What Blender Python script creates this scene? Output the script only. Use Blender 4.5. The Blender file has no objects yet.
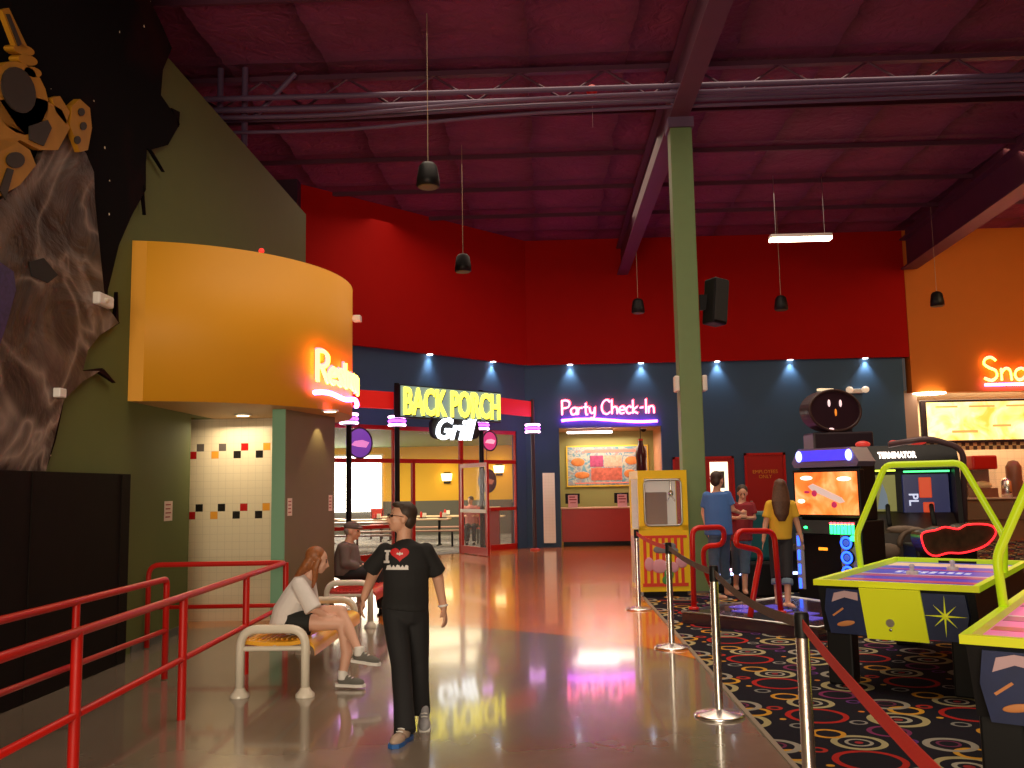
import bpy, bmesh, math, random
from mathutils import Vector, Matrix, noise
from mathutils.bvhtree import BVHTree
random.seed(7)
C = bpy.context.scene.collection
PI = math.pi
V = Vector
# ---------------------------------------------------------------- camera
FPX = 920.0; HC = 1.6
_y = math.radians(2.0); _p = math.radians(6.45); _r = math.radians(1.0)
FW = V((-math.sin(_y)*math.cos(_p), math.cos(_y)*math.cos(_p), math.sin(_p)))
R0 = V((math.cos(_y), math.sin(_y), 0)); U0 = R0.cross(FW)
RT = R0*math.cos(_r) - U0*math.sin(_r); UP = U0*math.cos(_r) + R0*math.sin(_r)
cam = bpy.data.cameras.new('camera'); camo = bpy.data.objects.new('camera', cam); C.objects.link(camo)
camo.matrix_world = Matrix(((RT.x, UP.x, -FW.x, 0), (RT.y, UP.y, -FW.y, 0), (RT.z, UP.z, -FW.z, HC), (0, 0, 0, 1)))
cam.sensor_width = 36; cam.lens = FPX/1024*36; cam.clip_start = .05; cam.clip_end = 200
bpy.context.scene.camera = camo
CP = V((0, 0, HC))
def ray(px, py): return FW + RT*((px-512)/FPX) + UP*((384-py)/FPX)
def fz(px, py, z=0.0):
    d = ray(px, py); return CP + d*((z-HC)/d.z)
def fy(px, py, Y):
    d = ray(px, py); return CP + d*(Y/d.y)
def fx(px, py, X):
    d = ray(px, py); return CP + d*(X/d.x)
def fpl(px, py, c, n):
    d = ray(px, py); return CP + d*((V(c)-CP).dot(n)/d.dot(n))
# ---------------------------------------------------------------- materials
MATS = {}
def mat(name, col, rough=.5, metal=0, em=None, es=0, noise_=0, nscale=8, bump=0, bscale=30, coat=0, alpha=1, trans=0, spec=None):
    if name in MATS: return MATS[name]
    m = bpy.data.materials.new(name); m.use_nodes = True; nt = m.node_tree; N = nt.nodes; L = nt.links
    b = N['Principled BSDF']; b.inputs['Base Color'].default_value = (*col, 1)
    b.inputs['Roughness'].default_value = rough; b.inputs['Metallic'].default_value = metal
    b.inputs['Coat Weight'].default_value = coat
    if spec is not None: b.inputs['Specular IOR Level'].default_value = spec
    if alpha < 1: b.inputs['Alpha'].default_value = alpha
    if trans: b.inputs['Transmission Weight'].default_value = trans
    if es:
        b.inputs['Emission Color'].default_value = (*(em or col), 1); b.inputs['Emission Strength'].default_value = es
    if noise_ or bump:
        tc = N.new('ShaderNodeTexCoord')
    if noise_:
        n = N.new('ShaderNodeTexNoise'); n.inputs['Scale'].default_value = nscale; n.inputs['Detail'].default_value = 4
        L.new(tc.outputs['Object'], n.inputs['Vector'])
        mx = N.new('ShaderNodeMix'); mx.data_type = 'RGBA'
        mx.inputs[6].default_value = (*[c*(1-noise_) for c in col], 1); mx.inputs[7].default_value = (*[min(1, c*(1+noise_)) for c in col], 1)
        L.new(n.outputs['Fac'], mx.inputs[0]); L.new(mx.outputs[2], b.inputs['Base Color'])
    if bump:
        n = N.new('ShaderNodeTexNoise'); n.inputs['Scale'].default_value = bscale; n.inputs['Detail'].default_value = 3
        L.new(tc.outputs['Object'], n.inputs['Vector'])
        bp = N.new('ShaderNodeBump'); bp.inputs['Strength'].default_value = bump; bp.inputs['Distance'].default_value = .02
        L.new(n.outputs['Fac'], bp.inputs['Height']); L.new(bp.outputs['Normal'], b.inputs['Normal'])
    MATS[name] = m; return m
def glow(name, col, s): return mat(name, col, .5, em=col, es=s)
class NG:
    """small helper for node materials"""
    def __init__(s, name, rough=.5):
        s.m = bpy.data.materials.new(name); s.m.use_nodes = True; s.nt = s.m.node_tree; s.N = s.nt.nodes; s.L = s.nt.links
        s.b = s.N['Principled BSDF']; s.b.inputs['Roughness'].default_value = rough; s.tc = s.N.new('ShaderNodeTexCoord'); MATS[name] = s.m
    def set(s, sock, v):
        if isinstance(v, (int, float)): sock.default_value = v
        elif isinstance(v, tuple): sock.default_value = v if len(v) == 4 or len(sock.default_value) == 3 else (*v, 1)
        else: s.L.new(v, sock)
    def math(s, op, a, b=0.0, c=None):
        n = s.N.new('ShaderNodeMath'); n.operation = op; s.set(n.inputs[0], a); s.set(n.inputs[1], b)
        if c is not None: s.set(n.inputs[2], c)
        return n.outputs[0]
    def mix(s, f, a, b, mode='MIX'):
        n = s.N.new('ShaderNodeMix'); n.data_type = 'RGBA'; n.blend_type = mode
        s.set(n.inputs[0], f); s.set(n.inputs[6], a); s.set(n.inputs[7], b); return n.outputs[2]
    def xyz(s, src='Object'):
        n = s.N.new('ShaderNodeSeparateXYZ'); s.L.new(s.tc.outputs[src], n.inputs[0]); return n.outputs
    def noise(s, scale, detail=3, vec=None, dist=0):
        n = s.N.new('ShaderNodeTexNoise'); n.inputs['Scale'].default_value = scale; n.inputs['Detail'].default_value = detail
        n.inputs['Distortion'].default_value = dist
        s.L.new(vec if vec is not None else s.tc.outputs['Object'], n.inputs['Vector']); return n.outputs['Fac']
    def ramp(s, f, stops):
        n = s.N.new('ShaderNodeValToRGB'); e = n.color_ramp.elements
        while len(e) < len(stops): e.new(.5)
        for i, (p, c) in enumerate(stops): e[i].position = p; e[i].color = (*c, 1)
        s.L.new(f, n.inputs[0]); return n.outputs[0]
    def bump(s, h, st=.5, d=.02):
        n = s.N.new('ShaderNodeBump'); n.inputs['Strength'].default_value = st; n.inputs['Distance'].default_value = d
        s.set(n.inputs['Height'], h); s.L.new(n.outputs[0], s.b.inputs['Normal'])
    def col(s, c, e=0):
        s.set(s.b.inputs['Base Color'], c)
        if e: s.set(s.b.inputs['Emission Color'], c); s.b.inputs['Emission Strength'].default_value = e
# ---------------------------------------------------------------- mesh builder
class MB:
    def __init__(s): s.v = []; s.f = []; s.mi = []; s.sm = []
    def add(s, vs, fs, mi=0, smooth=False):
        o = len(s.v); s.v += [V(v) for v in vs]; s.f += [[i+o for i in f] for f in fs]; s.mi += [mi]*len(fs); s.sm += [smooth]*len(fs); return s
    def box(s, a, b, mi=0):
        x0, y0, z0 = a; x1, y1, z1 = b
        return s.add([(x0,y0,z0),(x1,y0,z0),(x1,y1,z0),(x0,y1,z0),(x0,y0,z1),(x1,y0,z1),(x1,y1,z1),(x0,y1,z1)],
                     [(0,3,2,1),(4,5,6,7),(0,1,5,4),(1,2,6,5),(2,3,7,6),(3,0,4,7)], mi)
    def bbox(s, a, b, bev=.01, mi=0, seg=2):
        bm = bmesh.new(); bmesh.ops.create_cube(bm, size=1)
        a = V(a); b = V(b)
        for v in bm.verts: v.co = V([(a[i]+b[i])/2 + v.co[i]*abs(b[i]-a[i]) for i in range(3)])
        bmesh.ops.bevel(bm, geom=bm.edges[:], offset=bev, segments=seg, affect='EDGES', profile=.5)
        bm.verts.index_update()
        s.add([v.co.copy() for v in bm.verts], [[v.index for v in f.verts] for f in bm.faces], mi); bm.free(); return s
    def prism(s, pts, vec, mi=0):
        """closed outline of 3D points pushed along vec"""
        n = len(pts); vec = V(vec); P = [V(p) for p in pts]
        nn = sum(((P[i]-P[0]).cross(P[(i+1) % n]-P[0]) for i in range(n)), V((0,0,0)))
        if nn.dot(vec) > 0: P = P[::-1]
        return s.add(P+[p+vec for p in P], [list(range(n)), list(range(2*n-1, n-1, -1))]+[[(i+1) % n, i, i+n, (i+1) % n+n] for i in range(n)], mi)
    def lathe(s, prof, c=(0,0,0), n=24, mi=0, smooth=True, axis=(0,0,1)):
        """prof list of (r,z); closed at ends"""
        c = V(c); q = V((0,0,1)).rotation_difference(V(axis)); vs = []; fs = []
        for r, z in prof:
            for k in range(n):
                a = 2*PI*k/n; vs.append(c+q@V((r*math.cos(a), r*math.sin(a), z)))
        for i in range(len(prof)-1):
            for k in range(n): fs.append((i*n+k, i*n+(k+1) % n, (i+1)*n+(k+1) % n, (i+1)*n+k))
        s.add(vs, fs, mi, smooth)
        s.add(vs[:n], [list(range(n))[::-1]], mi); s.add(vs[-n:], [list(range(n))], mi); return s
    def cyl(s, a, b, r, n=12, mi=0, r2=None):
        a = V(a); b = V(b); return s.lathe([(r, 0), (r if r2 is None else r2, (b-a).length)], a, n, mi, True, b-a)
    def ell(s, c, r, mi=0, rot=None, sub=3):
        bm = bmesh.new(); bmesh.ops.create_icosphere(bm, subdivisions=sub, radius=1); bm.verts.index_update()
        r = V(r) if not isinstance(r, (int, float)) else V((r, r, r))
        M = rot if rot is not None else Matrix.Identity(3)
        s.add([V(c)+M@V((v.co.x*r.x, v.co.y*r.y, v.co.z*r.z)) for v in bm.verts], [[v.index for v in f.verts] for f in bm.faces], mi, True); bm.free(); return s
    def tube(s, pts, r, n=10, closed=False, mi=0, up=None, flat=1.0, caps=True):
        """sweep; r number or list; flat squashes the second axis"""
        P = [V(p) for p in pts]; m = len(P); rr = r if isinstance(r, (list, tuple)) else [r]*m
        T = []
        for i in range(m):
            a = P[(i-1) % m] if (closed or i > 0) else P[i]; b = P[(i+1) % m] if (closed or i < m-1) else P[i]
            t = (b-a); T.append(t.normalized() if t.length > 1e-9 else V((0,0,1)))
        u = V(up) if up else (V((0,0,1)) if abs(T[0].z) < .9 else V((1,0,0)))
        vs = []
        for i in range(m):
            u = (u - T[i]*u.dot(T[i]));
            if u.length < 1e-6: u = T[i].orthogonal()
            u.normalize(); w = T[i].cross(u)
            for k in range(n):
                a = 2*PI*k/n; q = rr[i]; ra, rb = (q if isinstance(q, (tuple, list)) else (q, q*flat))
                vs.append(P[i]+u*math.cos(a)*ra+w*math.sin(a)*rb)
        fs = [(i*n+k, i*n+(k+1) % n, ((i+1) % m)*n+(k+1) % n, ((i+1) % m)*n+k) for i in range(m if closed else m-1) for k in range(n)]
        if not closed and caps: fs += [list(range(n))[::-1], list(range((m-1)*n, m*n))]
        return s.add(vs, fs, mi, True)
    def xf(s, M):
        s.v = [M@v for v in s.v]; return s
    def merge(s, o, M=None):
        return s.add([M@v for v in o.v] if M else o.v, o.f) if not o.mi else s._m(o, M)
    def _m(s, o, M):
        b = len(s.v); s.v += [M@v for v in o.v] if M else list(o.v); s.f += [[i+b for i in f] for f in o.f]; s.mi += o.mi; s.sm += o.sm; return s
    def mesh(s, name, mats, off=V((0,0,0))):
        me = bpy.data.meshes.new(name); me.from_pydata([v-off for v in s.v], [], s.f)
        for m in (mats if isinstance(mats, (list, tuple)) else [mats]): me.materials.append(m)
        me.polygons.foreach_set('material_index', s.mi); me.polygons.foreach_set('use_smooth', s.sm)
        me.update(); me.validate(); return me
def smooth_path(pts, k=6, closed=False):
    P = [V(p) for p in pts]; n = len(P); out = []
    for i in range(n if closed else n-1):
        g = lambda j: P[j % n] if closed else P[max(0, min(n-1, j))]
        a, b, c, d = g(i-1), g(i), g(i+1), g(i+2)
        for t in range(k):
            t /= k; out.append(.5*((2*b)+(c-a)*t+(2*a-5*b+4*c-d)*t*t+(3*b-a-3*c+d)*t**3))
    if not closed: out.append(P[-1])
    return out
def fillet(pts, r, k=5, closed=False):
    P = [V(p) for p in pts]; n = len(P); out = []
    for i in range(n):
        if not closed and i in (0, n-1): out.append(P[i]); continue
        a, b, c = P[(i-1) % n], P[i], P[(i+1) % n]; q = min(r, (a-b).length*.45, (c-b).length*.45)
        s, e = b+(a-b).normalized()*q, b+(c-b).normalized()*q
        for j in range(k+1):
            t = j/k; out.append(s*(1-t)**2+b*2*t*(1-t)+e*t*t)
    return out
# ---------------------------------------------------------------- objects
def props(o, label=None, cat=None, group=None, kind=None):
    for k, v in (('label', label), ('category', cat), ('group', group), ('kind', kind)):
        if v: o[k] = v
    return o
def thing(name, label, cat, loc=(0,0,0), rz=0, group=None):
    o = bpy.data.objects.new(name, None); C.objects.link(o); o.empty_display_size = .1
    o.location = loc; o.rotation_euler = (0, 0, rz); return props(o, label, cat, group)
def part(par, name, mb, m, world=False, label=None, kind=None):
    """mb in the local frame of the parent thing (or world coordinates with world=True)"""
    off = V((0,0,0)); root = par
    if world:
        while root.parent: root = root.parent
        M = (Matrix.Translation(root.location) @ root.rotation_euler.to_matrix().to_4x4()).inverted()
        mb.v = [M@v for v in mb.v]
    o = bpy.data.objects.new(name, mb.mesh(name, m)); C.objects.link(o); o.parent = par
    props(o, label, kind=kind); return o
def single(name, mb, m, label, cat, group=None, kind=None):
    lo = V([min(v[i] for v in mb.v) for i in range(3)]); hi = V([max(v[i] for v in mb.v) for i in range(3)])
    off = V(((lo.x+hi.x)/2, (lo.y+hi.y)/2, lo.z))
    o = bpy.data.objects.new(name, mb.mesh(name, m, off)); C.objects.link(o); o.location = off
    return props(o, label, cat, group, kind)
def struct(name, mb, m, parent=None):
    o = bpy.data.objects.new(name, mb.mesh(name, m)); C.objects.link(o)
    if parent: o.parent = parent
    else: o['kind'] = 'structure'
    return o
def copy_tree(o, parent=None):
    c = o.copy(); C.objects.link(c); c.parent = parent
    for ch in list(o.children): copy_tree(ch, c)
    return c
def mesh_mb(me, mi=0, smooth=False):
    b = MB(); b.add([v.co.copy() for v in me.vertices], [list(p.vertices) for p in me.polygons], mi, smooth); return b
def text_mb(txt, size=1, extrude=.01, align='CENTER', bold=0, shear=0, res=3, space=1.0):
    cu = bpy.data.curves.new('t', 'FONT'); cu.body = txt; cu.size = size; cu.extrude = extrude; cu.align_x = align; cu.align_y = 'CENTER'
    cu.offset = bold; cu.shear = shear; cu.resolution_u = res; cu.space_character = space
    o = bpy.data.objects.new('t', cu); C.objects.link(o); bpy.context.view_layer.update()
    me = bpy.data.meshes.new_from_object(o.evaluated_get(bpy.context.evaluated_depsgraph_get()))
    mb = mesh_mb(me); bpy.data.objects.remove(o); bpy.data.meshes.remove(me); return mb
def frame(o, xdir, zdir):
    """matrix: local x -> xdir, local y -> zdir (up), local z -> normal"""
    x = V(xdir).normalized(); y = V(zdir).normalized(); n = x.cross(y)
    return Matrix(((x.x, y.x, n.x, o[0]), (x.y, y.y, n.y, o[1]), (x.z, y.z, n.z, o[2]), (0,0,0,1)))
# single-stroke neon letters on a 0..1 em grid (x right, y up); values are lists of strokes
GL = {
 'P': (.62, [[(0,0),(0,1)], [(-.04,.98),(.3,1),(.52,.88),(.5,.6),(.28,.48),(0,.46)]]),
 'a': (.52, [[(.4,.42),(.25,.5),(.06,.4),(0,.2),(.1,.02),(.26,.03),(.4,.18)], [(.42,.5),(.42,.1),(.47,0)]]),
 'r': (.4, [[(0,.48),(0,0)], [(0,.28),(.12,.46),(.32,.46)]]),
 't': (.4, [[(.14,.8),(.14,.06),(.28,0)], [(-.02,.52),(.32,.52)]]),
 'y': (.5, [[(0,.5),(.04,.2),(.18,.08),(.32,.2),(.38,.5)], [(.38,.5),(.36,0),(.26,-.26),(.04,-.24)]]),
 'C': (.72, [[(.6,.82),(.4,1),(.14,.86),(0,.5),(.1,.12),(.36,0),(.6,.16)]]),
 'h': (.52, [[(0,1),(0,0)], [(0,.3),(.16,.5),(.34,.42),(.38,0)]]),
 'e': (.5, [[(0,.26),(.38,.3),(.34,.46),(.18,.52),(.02,.38),(0,.16),(.14,.01),(.36,.08)]]),
 'c': (.46, [[(.36,.42),(.2,.52),(.03,.38),(0,.16),(.14,.01),(.36,.08)]]),
 'k': (.46, [[(0,.95),(0,0)], [(.32,.5),(.02,.22),(.34,0)]]),
 '-': (.4, [[(.03,.4),(.28,.42)]]),
 'I': (.24, [[(.06,1),(.06,0)]]),
 'n': (.52, [[(0,.5),(0,0)], [(0,.3),(.16,.5),(.34,.42),(.38,0)]]),
 'R': (.66, [[(0,0),(0,1)], [(-.04,.98),(.3,1),(.52,.88),(.5,.62),(.28,.5),(0,.48)], [(.2,.5),(.54,0)]]),
 'S': (.68, [[(.5,.86),(.32,1),(.1,.93),(.04,.72),(.22,.55),(.46,.42),(.5,.18),(.3,0),(.02,.1)]]),
 's': (.42, [[(.32,.44),(.16,.52),(.03,.4),(.16,.27),(.32,.14),(.18,0),(.0,.06)]]),
 'o': (.52, [[(.2,.52),(.03,.4),(0,.2),(.14,.01),(.32,.06),(.4,.28),(.32,.47),(.2,.52)]]),
 'm': (.72, [[(0,.5),(0,0)], [(0,.3),(.13,.5),(.26,.4),(.28,0)], [(.28,.3),(.42,.5),(.55,.4),(.58,0)]]),
 'B': (.62, [[(0,0),(0,1),(.3,.98),(.42,.78),(.28,.56),(0,.54)], [(.28,.56),(.5,.42),(.48,.12),(.28,0),(0,0)]]),
 ' ': (.36, []),
}
def neon(txt, h, r, fmap, n=6):
    """list of tube strokes for a word; fmap(x, y) gives the 3D place; x and y in metres"""
    b = MB(); x = 0
    for ch in txt:
        w, st = GL[ch]
        for q in st:
            pts = [V((x+px*h, py*h, 0)) for px, py in q]
            pts = smooth_path(pts, 5) if len(pts) > 2 else [pts[0].lerp(pts[1], t/4) for t in range(5)]
            b.tube([fmap(p.x, p.y) for p in pts], r, n)
        x += w*h
    return b, x
# ---------------------------------------------------------------- voxel bodies
def blob(name, mb, voxel, mats, smooth=4, fac=.5):
    me = mb.mesh('tmp', mats[0] if isinstance(mats, (list, tuple)) else mats)
    o = bpy.data.objects.new('tmp', me); C.objects.link(o)
    md = o.modifiers.new('r', 'REMESH'); md.mode = 'VOXEL'; md.voxel_size = voxel; md.use_smooth_shade = True
    if smooth:
        s = o.modifiers.new('s', 'SMOOTH'); s.iterations = smooth; s.factor = fac
    bpy.context.view_layer.update()
    m2 = bpy.data.meshes.new_from_object(o.evaluated_get(bpy.context.evaluated_depsgraph_get()))
    bpy.data.objects.remove(o); bpy.data.meshes.remove(me)
    m2.name = name; m2.materials.clear()
    for m in (mats if isinstance(mats, (list, tuple)) else [mats]): m2.materials.append(m)
    for p in m2.polygons: p.use_smooth = True; p.material_index = 0
    return m2
def mpart(par, name, me, label=None):
    o = bpy.data.objects.new(name, me); C.objects.link(o); o.parent = par
    props(o, label); return o
# ================================================================ materials
M = {}
M['green'] = mat('green_paint', (.11,.135,.032), .75, noise_=.06, nscale=3)
M['greenl'] = mat('sage_paint', (.17,.26,.11), .5, noise_=.05)
M['teal'] = mat('mint_paint', (.2,.42,.26), .5)
M['taupe'] = mat('taupe_paint', (.17,.14,.08), .45, noise_=.05)
M['red_wall'] = mat('red_wall_paint', (.40,.004,.002), .8, spec=.15, noise_=.05, nscale=2)
M['blue_wall'] = mat('blue_wall_paint', (.035,.095,.18), .7, noise_=.06, nscale=2)
M['orange'] = mat('orange_wall_paint', (.60,.16,.006), .7, noise_=.05, nscale=2)
M['yellow_wall'] = mat('yellow_wall_paint', (.85,.38,.012), .6, noise_=.04, nscale=2)
M['rest_yellow'] = mat('mustard_paint', (.8,.47,.03), .6)
M['grey'] = mat('grey_paint', (.12,.12,.11), .6)
M['black'] = mat('black_plastic', (.008,.008,.009), .45, spec=.25)
M['blackm'] = mat('matte_black', (.01,.01,.01), .8)
M['chrome'] = mat('chrome', (.9,.88,.86), .26, metal=1)
M['steel'] = mat('steel', (.5,.5,.5), .3, metal=1)
M['red_paint'] = mat('red_enamel', (.55,.008,.004), .38)
M['red_lam'] = mat('red_laminate', (.5,.03,.02), .4, noise_=.05)
M['white'] = mat('white_paint', (.8,.78,.74), .4)
M['cream'] = mat('cream_enamel', (.78,.72,.6), .3, coat=.3)
M['yellow_pl'] = mat('yellow_plastic', (.85,.42,.02), .3, coat=.3)
M['crane_y'] = mat('yellow_cabinet', (.9,.62,.01), .35)
M['glass'] = mat('clear_glass', (1,1,1), .02, alpha=.07, spec=.5)
M['purple_dk'] = mat('dark_purple_laminate', (.028,.014,.024), .4)
M['beam'] = mat('purple_painted_steel', (.10,.028,.06), .5, noise_=.15, nscale=3)
M['pipe'] = mat('violet_grey_pipe', (.13,.075,.15), .5)
M['dkwood'] = mat('dark_stained_wood', (.008,.005,.004), .7, spec=.1, noise_=.3, nscale=6)
M['skin'] = mat('skin', (.62,.33,.22), .5, noise_=.05, nscale=12)
M['belt_red'] = mat('red_webbing', (.62,.02,.01), .7, bump=.3, bscale=200)
M['belt_shaded'] = mat('shaded_red_webbing', (.10,.05,.03), .7, bump=.3, bscale=200)  # red belt webbing again, its shade put into the base colour as brown
M['lime'] = mat('fluorescent_lime', (.55,.75,.01), .35, em=(.6,.9,.01), es=.22)
M['limey'] = mat('fluorescent_yellow', (.72,.75,.01), .4, em=(.75,.8,.01), es=.16)
# polished floor with an orange field beyond a curved seam
g = NG('polished_concrete', .13); X, Y, Z = g.xyz()
n1 = g.noise(.7, 5); n2 = g.noise(3, 3)
grey = g.ramp(g.math('ADD', g.math('MULTIPLY', n1, .7), g.math('MULTIPLY', n2, .3)), [(.3, (.17,.135,.10)), (.7, (.27,.22,.168))])
orng = g.ramp(n1, [(.3, (.60,.17,.025)), (.7, (.78,.24,.04))])
dist = g.math('SQRT', g.math('ADD', g.math('POWER', g.math('SUBTRACT', X, -2.816), 2), g.math('POWER', g.math('SUBTRACT', Y, 6.584), 2)))
k = g.math('GREATER_THAN', dist, 4.704)
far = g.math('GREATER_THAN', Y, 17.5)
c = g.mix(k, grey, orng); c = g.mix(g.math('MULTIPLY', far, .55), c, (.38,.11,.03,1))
ed = g.math('LESS_THAN', g.math('ABSOLUTE', g.math('SUBTRACT', dist, 4.704)), .012)
c = g.mix(ed, c, (.05,.035,.02,1)); g.col(c); g.b.inputs['Coat Weight'].default_value = .5; g.b.inputs['Coat Roughness'].default_value = .065
g.b.inputs['Roughness'].default_value = .2
M['floor'] = g.m
# carpet of rings
g = NG('ring_carpet', .95); X, Y, Z = g.xyz(); PER = 1.05
nz = g.math('MULTIPLY', g.math('SUBTRACT', g.noise(9, 1), .5), .012)
U = g.math('DIVIDE', X, PER); W = g.math('DIVIDE', Y, PER)
base = (.010,.009,.016,1); c = base
rings = [(.22,.18,.19,.035,(.42,.36,.18)),(.22,.18,.085,.022,(.40,.38,.30)),(.22,.18,.03,.03,(.30,.03,.03)),
         (.36,.42,.115,.026,(.65,.33,.03)),(.30,.60,.15,.032,(.33,.31,.26)),(.30,.62,.07,.014,(.16,.03,.08)),
         (.74,.30,.20,.028,(.42,.02,.015)),(.80,.66,.16,.03,(.42,.37,.20)),(.80,.66,.08,.016,(.36,.34,.28)),(.80,.66,.025,.025,(.35,.03,.04)),
         (.68,.86,.105,.024,(.62,.30,.03)),(.06,.90,.13,.022,(.20,.03,.11)),(.56,.05,.06,.015,(.25,.24,.22)),(.52,.52,.055,.02,(.40,.03,.02)),
         (.95,.12,.055,.014,(.30,.28,.26)),(.50,.22,.022,.022,(.6,.3,.03)),(.06,.40,.022,.022,(.6,.2,.03)),(.10,.68,.05,.014,(.14,.04,.22))]
for (cx, cy, R, w, cl) in rings:
    dx = g.math('SUBTRACT', g.math('FRACT', g.math('ADD', U, .5-cx+100)), .5); dy = g.math('SUBTRACT', g.math('FRACT', g.math('ADD', W, .5-cy+100)), .5)
    d = g.math('SQRT', g.math('ADD', g.math('MULTIPLY', dx, dx), g.math('MULTIPLY', dy, dy)))
    f = g.math('LESS_THAN', g.math('ABSOLUTE', g.math('ADD', g.math('SUBTRACT', d, R-w*.65), nz)), w*.66)
    c = g.mix(f, c, (*[q*.85 for q in cl], 1))
g.col(c); g.b.inputs['Specular IOR Level'].default_value = .1
g.bump(g.noise(300, 1), .5, .004); M['carpet'] = g.m
# wrinkled purple insulation
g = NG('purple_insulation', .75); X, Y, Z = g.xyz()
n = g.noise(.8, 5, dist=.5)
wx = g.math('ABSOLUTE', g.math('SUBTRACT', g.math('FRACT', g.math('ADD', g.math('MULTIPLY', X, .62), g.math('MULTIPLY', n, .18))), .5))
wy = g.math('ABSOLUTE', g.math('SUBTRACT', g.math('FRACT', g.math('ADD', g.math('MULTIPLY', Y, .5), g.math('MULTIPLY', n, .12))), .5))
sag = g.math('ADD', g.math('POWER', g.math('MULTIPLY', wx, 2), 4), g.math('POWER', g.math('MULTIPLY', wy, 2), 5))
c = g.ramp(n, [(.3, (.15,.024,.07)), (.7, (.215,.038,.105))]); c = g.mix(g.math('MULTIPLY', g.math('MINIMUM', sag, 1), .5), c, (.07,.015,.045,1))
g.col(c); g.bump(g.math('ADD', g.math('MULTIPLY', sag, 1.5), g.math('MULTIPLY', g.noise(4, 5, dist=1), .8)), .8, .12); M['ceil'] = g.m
# tiled wall: cream tiles with rows of coloured accents
def tile_mat(name, x0, z0, s, rows, base, period=None):
    g = NG(name, .18); X, Y, Z = g.xyz()
    u = g.math('DIVIDE', g.math('SUBTRACT', X, x0), s); w = g.math('DIVIDE', g.math('SUBTRACT', Z, z0), s)
    fu = g.math('FRACT', g.math('ADD', u, 1000)); fw = g.math('FRACT', g.math('ADD', w, 1000)); iu = g.math('FLOOR', u); iw = g.math('FLOOR', w)
    c = (*base, 1)
    for (i, j, cl) in rows:
        f = g.math('MULTIPLY', g.math('COMPARE', iu, i, .1), g.math('COMPARE', iw, j, .1)); c = g.mix(f, c, (*cl, 1))
    gr = g.math('MAXIMUM', g.math('GREATER_THAN', g.math('ABSOLUTE', g.math('SUBTRACT', fu, .5)), .475), g.math('GREATER_THAN', g.math('ABSOLUTE', g.math('SUBTRACT', fw, .5)), .475))
    c = g.mix(g.math('MULTIPLY', gr, .35), c, (.45,.38,.28,1)); g.col(c); g.bump(g.math('SUBTRACT', 1, gr), .3, .004); return g.m
K_ = (.015,.012,.012); R_ = (.45,.01,.01); O_ = (.8,.35,.04); G_ = (.12,.10,.09)
s_ = .096
rows = []
for j, cs in ((22, 1), (14, 0)):
    rows += [(1,j,G_ if cs else K_),(0,j-1,R_),(3,j-1,O_),(4,j,G_ if cs else K_),(6,j-1,K_),(7,j,R_),(9,j-1,K_),(10,j,O_)]
M['tiles'] = tile_mat('cream_wall_tiles', -4.578, .024, s_, rows, (.80,.70,.50))
M['ctile'] = tile_mat('cream_backsplash', 0, 0, .2, [], (.85,.68,.48))
# checker trim
g = NG('checker_trim', .4); X, Y, Z = g.xyz(); ck = g.N.new('ShaderNodeTexChecker'); ck.inputs['Scale'].default_value = 9.5
ck.inputs['Color1'].default_value = (.85,.66,.35,1); ck.inputs['Color2'].default_value = (.1,.06,.05,1); g.L.new(g.tc.outputs['Object'], ck.inputs[0]); g.col(ck.outputs[0]); M['check'] = g.m
# restaurant carpet
g = NG('speckled_carpet', .9); c = g.ramp(g.noise(5, 3, dist=2), [(.42, (.05,.06,.10)), (.5, (.45,.42,.40)), (.56, (.14,.15,.2))]); g.col(c); M['rcarpet'] = g.m
# mural
g = NG('starfield_paint', .95); vo = g.N.new('ShaderNodeTexVoronoi'); vo.inputs['Scale'].default_value = 3.2; g.L.new(g.tc.outputs['Object'], vo.inputs[0])
st = g.math('LESS_THAN', vo.outputs[0], .045); neb = g.ramp(g.noise(.6, 4), [(.5, (.003,.002,.003)), (.8, (.03,.003,.004))])
g.b.inputs['Specular IOR Level'].default_value = .1; g.col(g.mix(st, neb, (.9,.8,.6,1))); M['stars'] = g.m
g = NG('painted_rock', .55); n = g.noise(1.1, 6, dist=1.3); n3 = g.noise(.6, 2, dist=2.5)
ridge = g.math('POWER', g.math('SUBTRACT', 1, g.math('MULTIPLY', g.math('ABSOLUTE', g.math('SUBTRACT', n3, .5)), 7)), 3)
X, Y, Z = g.xyz()
c = g.ramp(n, [(.3, (.010,.005,.0035)), (.5, (.034,.018,.013)), (.72, (.11,.07,.055))])
hi = g.math('MULTIPLY', g.math('MAXIMUM', ridge, 0), g.math('MULTIPLY', g.noise(1.3, 2), .8))
g.col(g.mix(g.math('MINIMUM', hi, .7), c, (.52,.40,.33,1))); g.bump(n, .9, .15); M['rock'] = g.m
M['craft'] = mat('yellow_spacecraft_paint', (.40,.18,.008), .45, noise_=.3, nscale=5)
M['craftd'] = mat('dark_hull', (.025,.018,.012), .5, noise_=.3)
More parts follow.
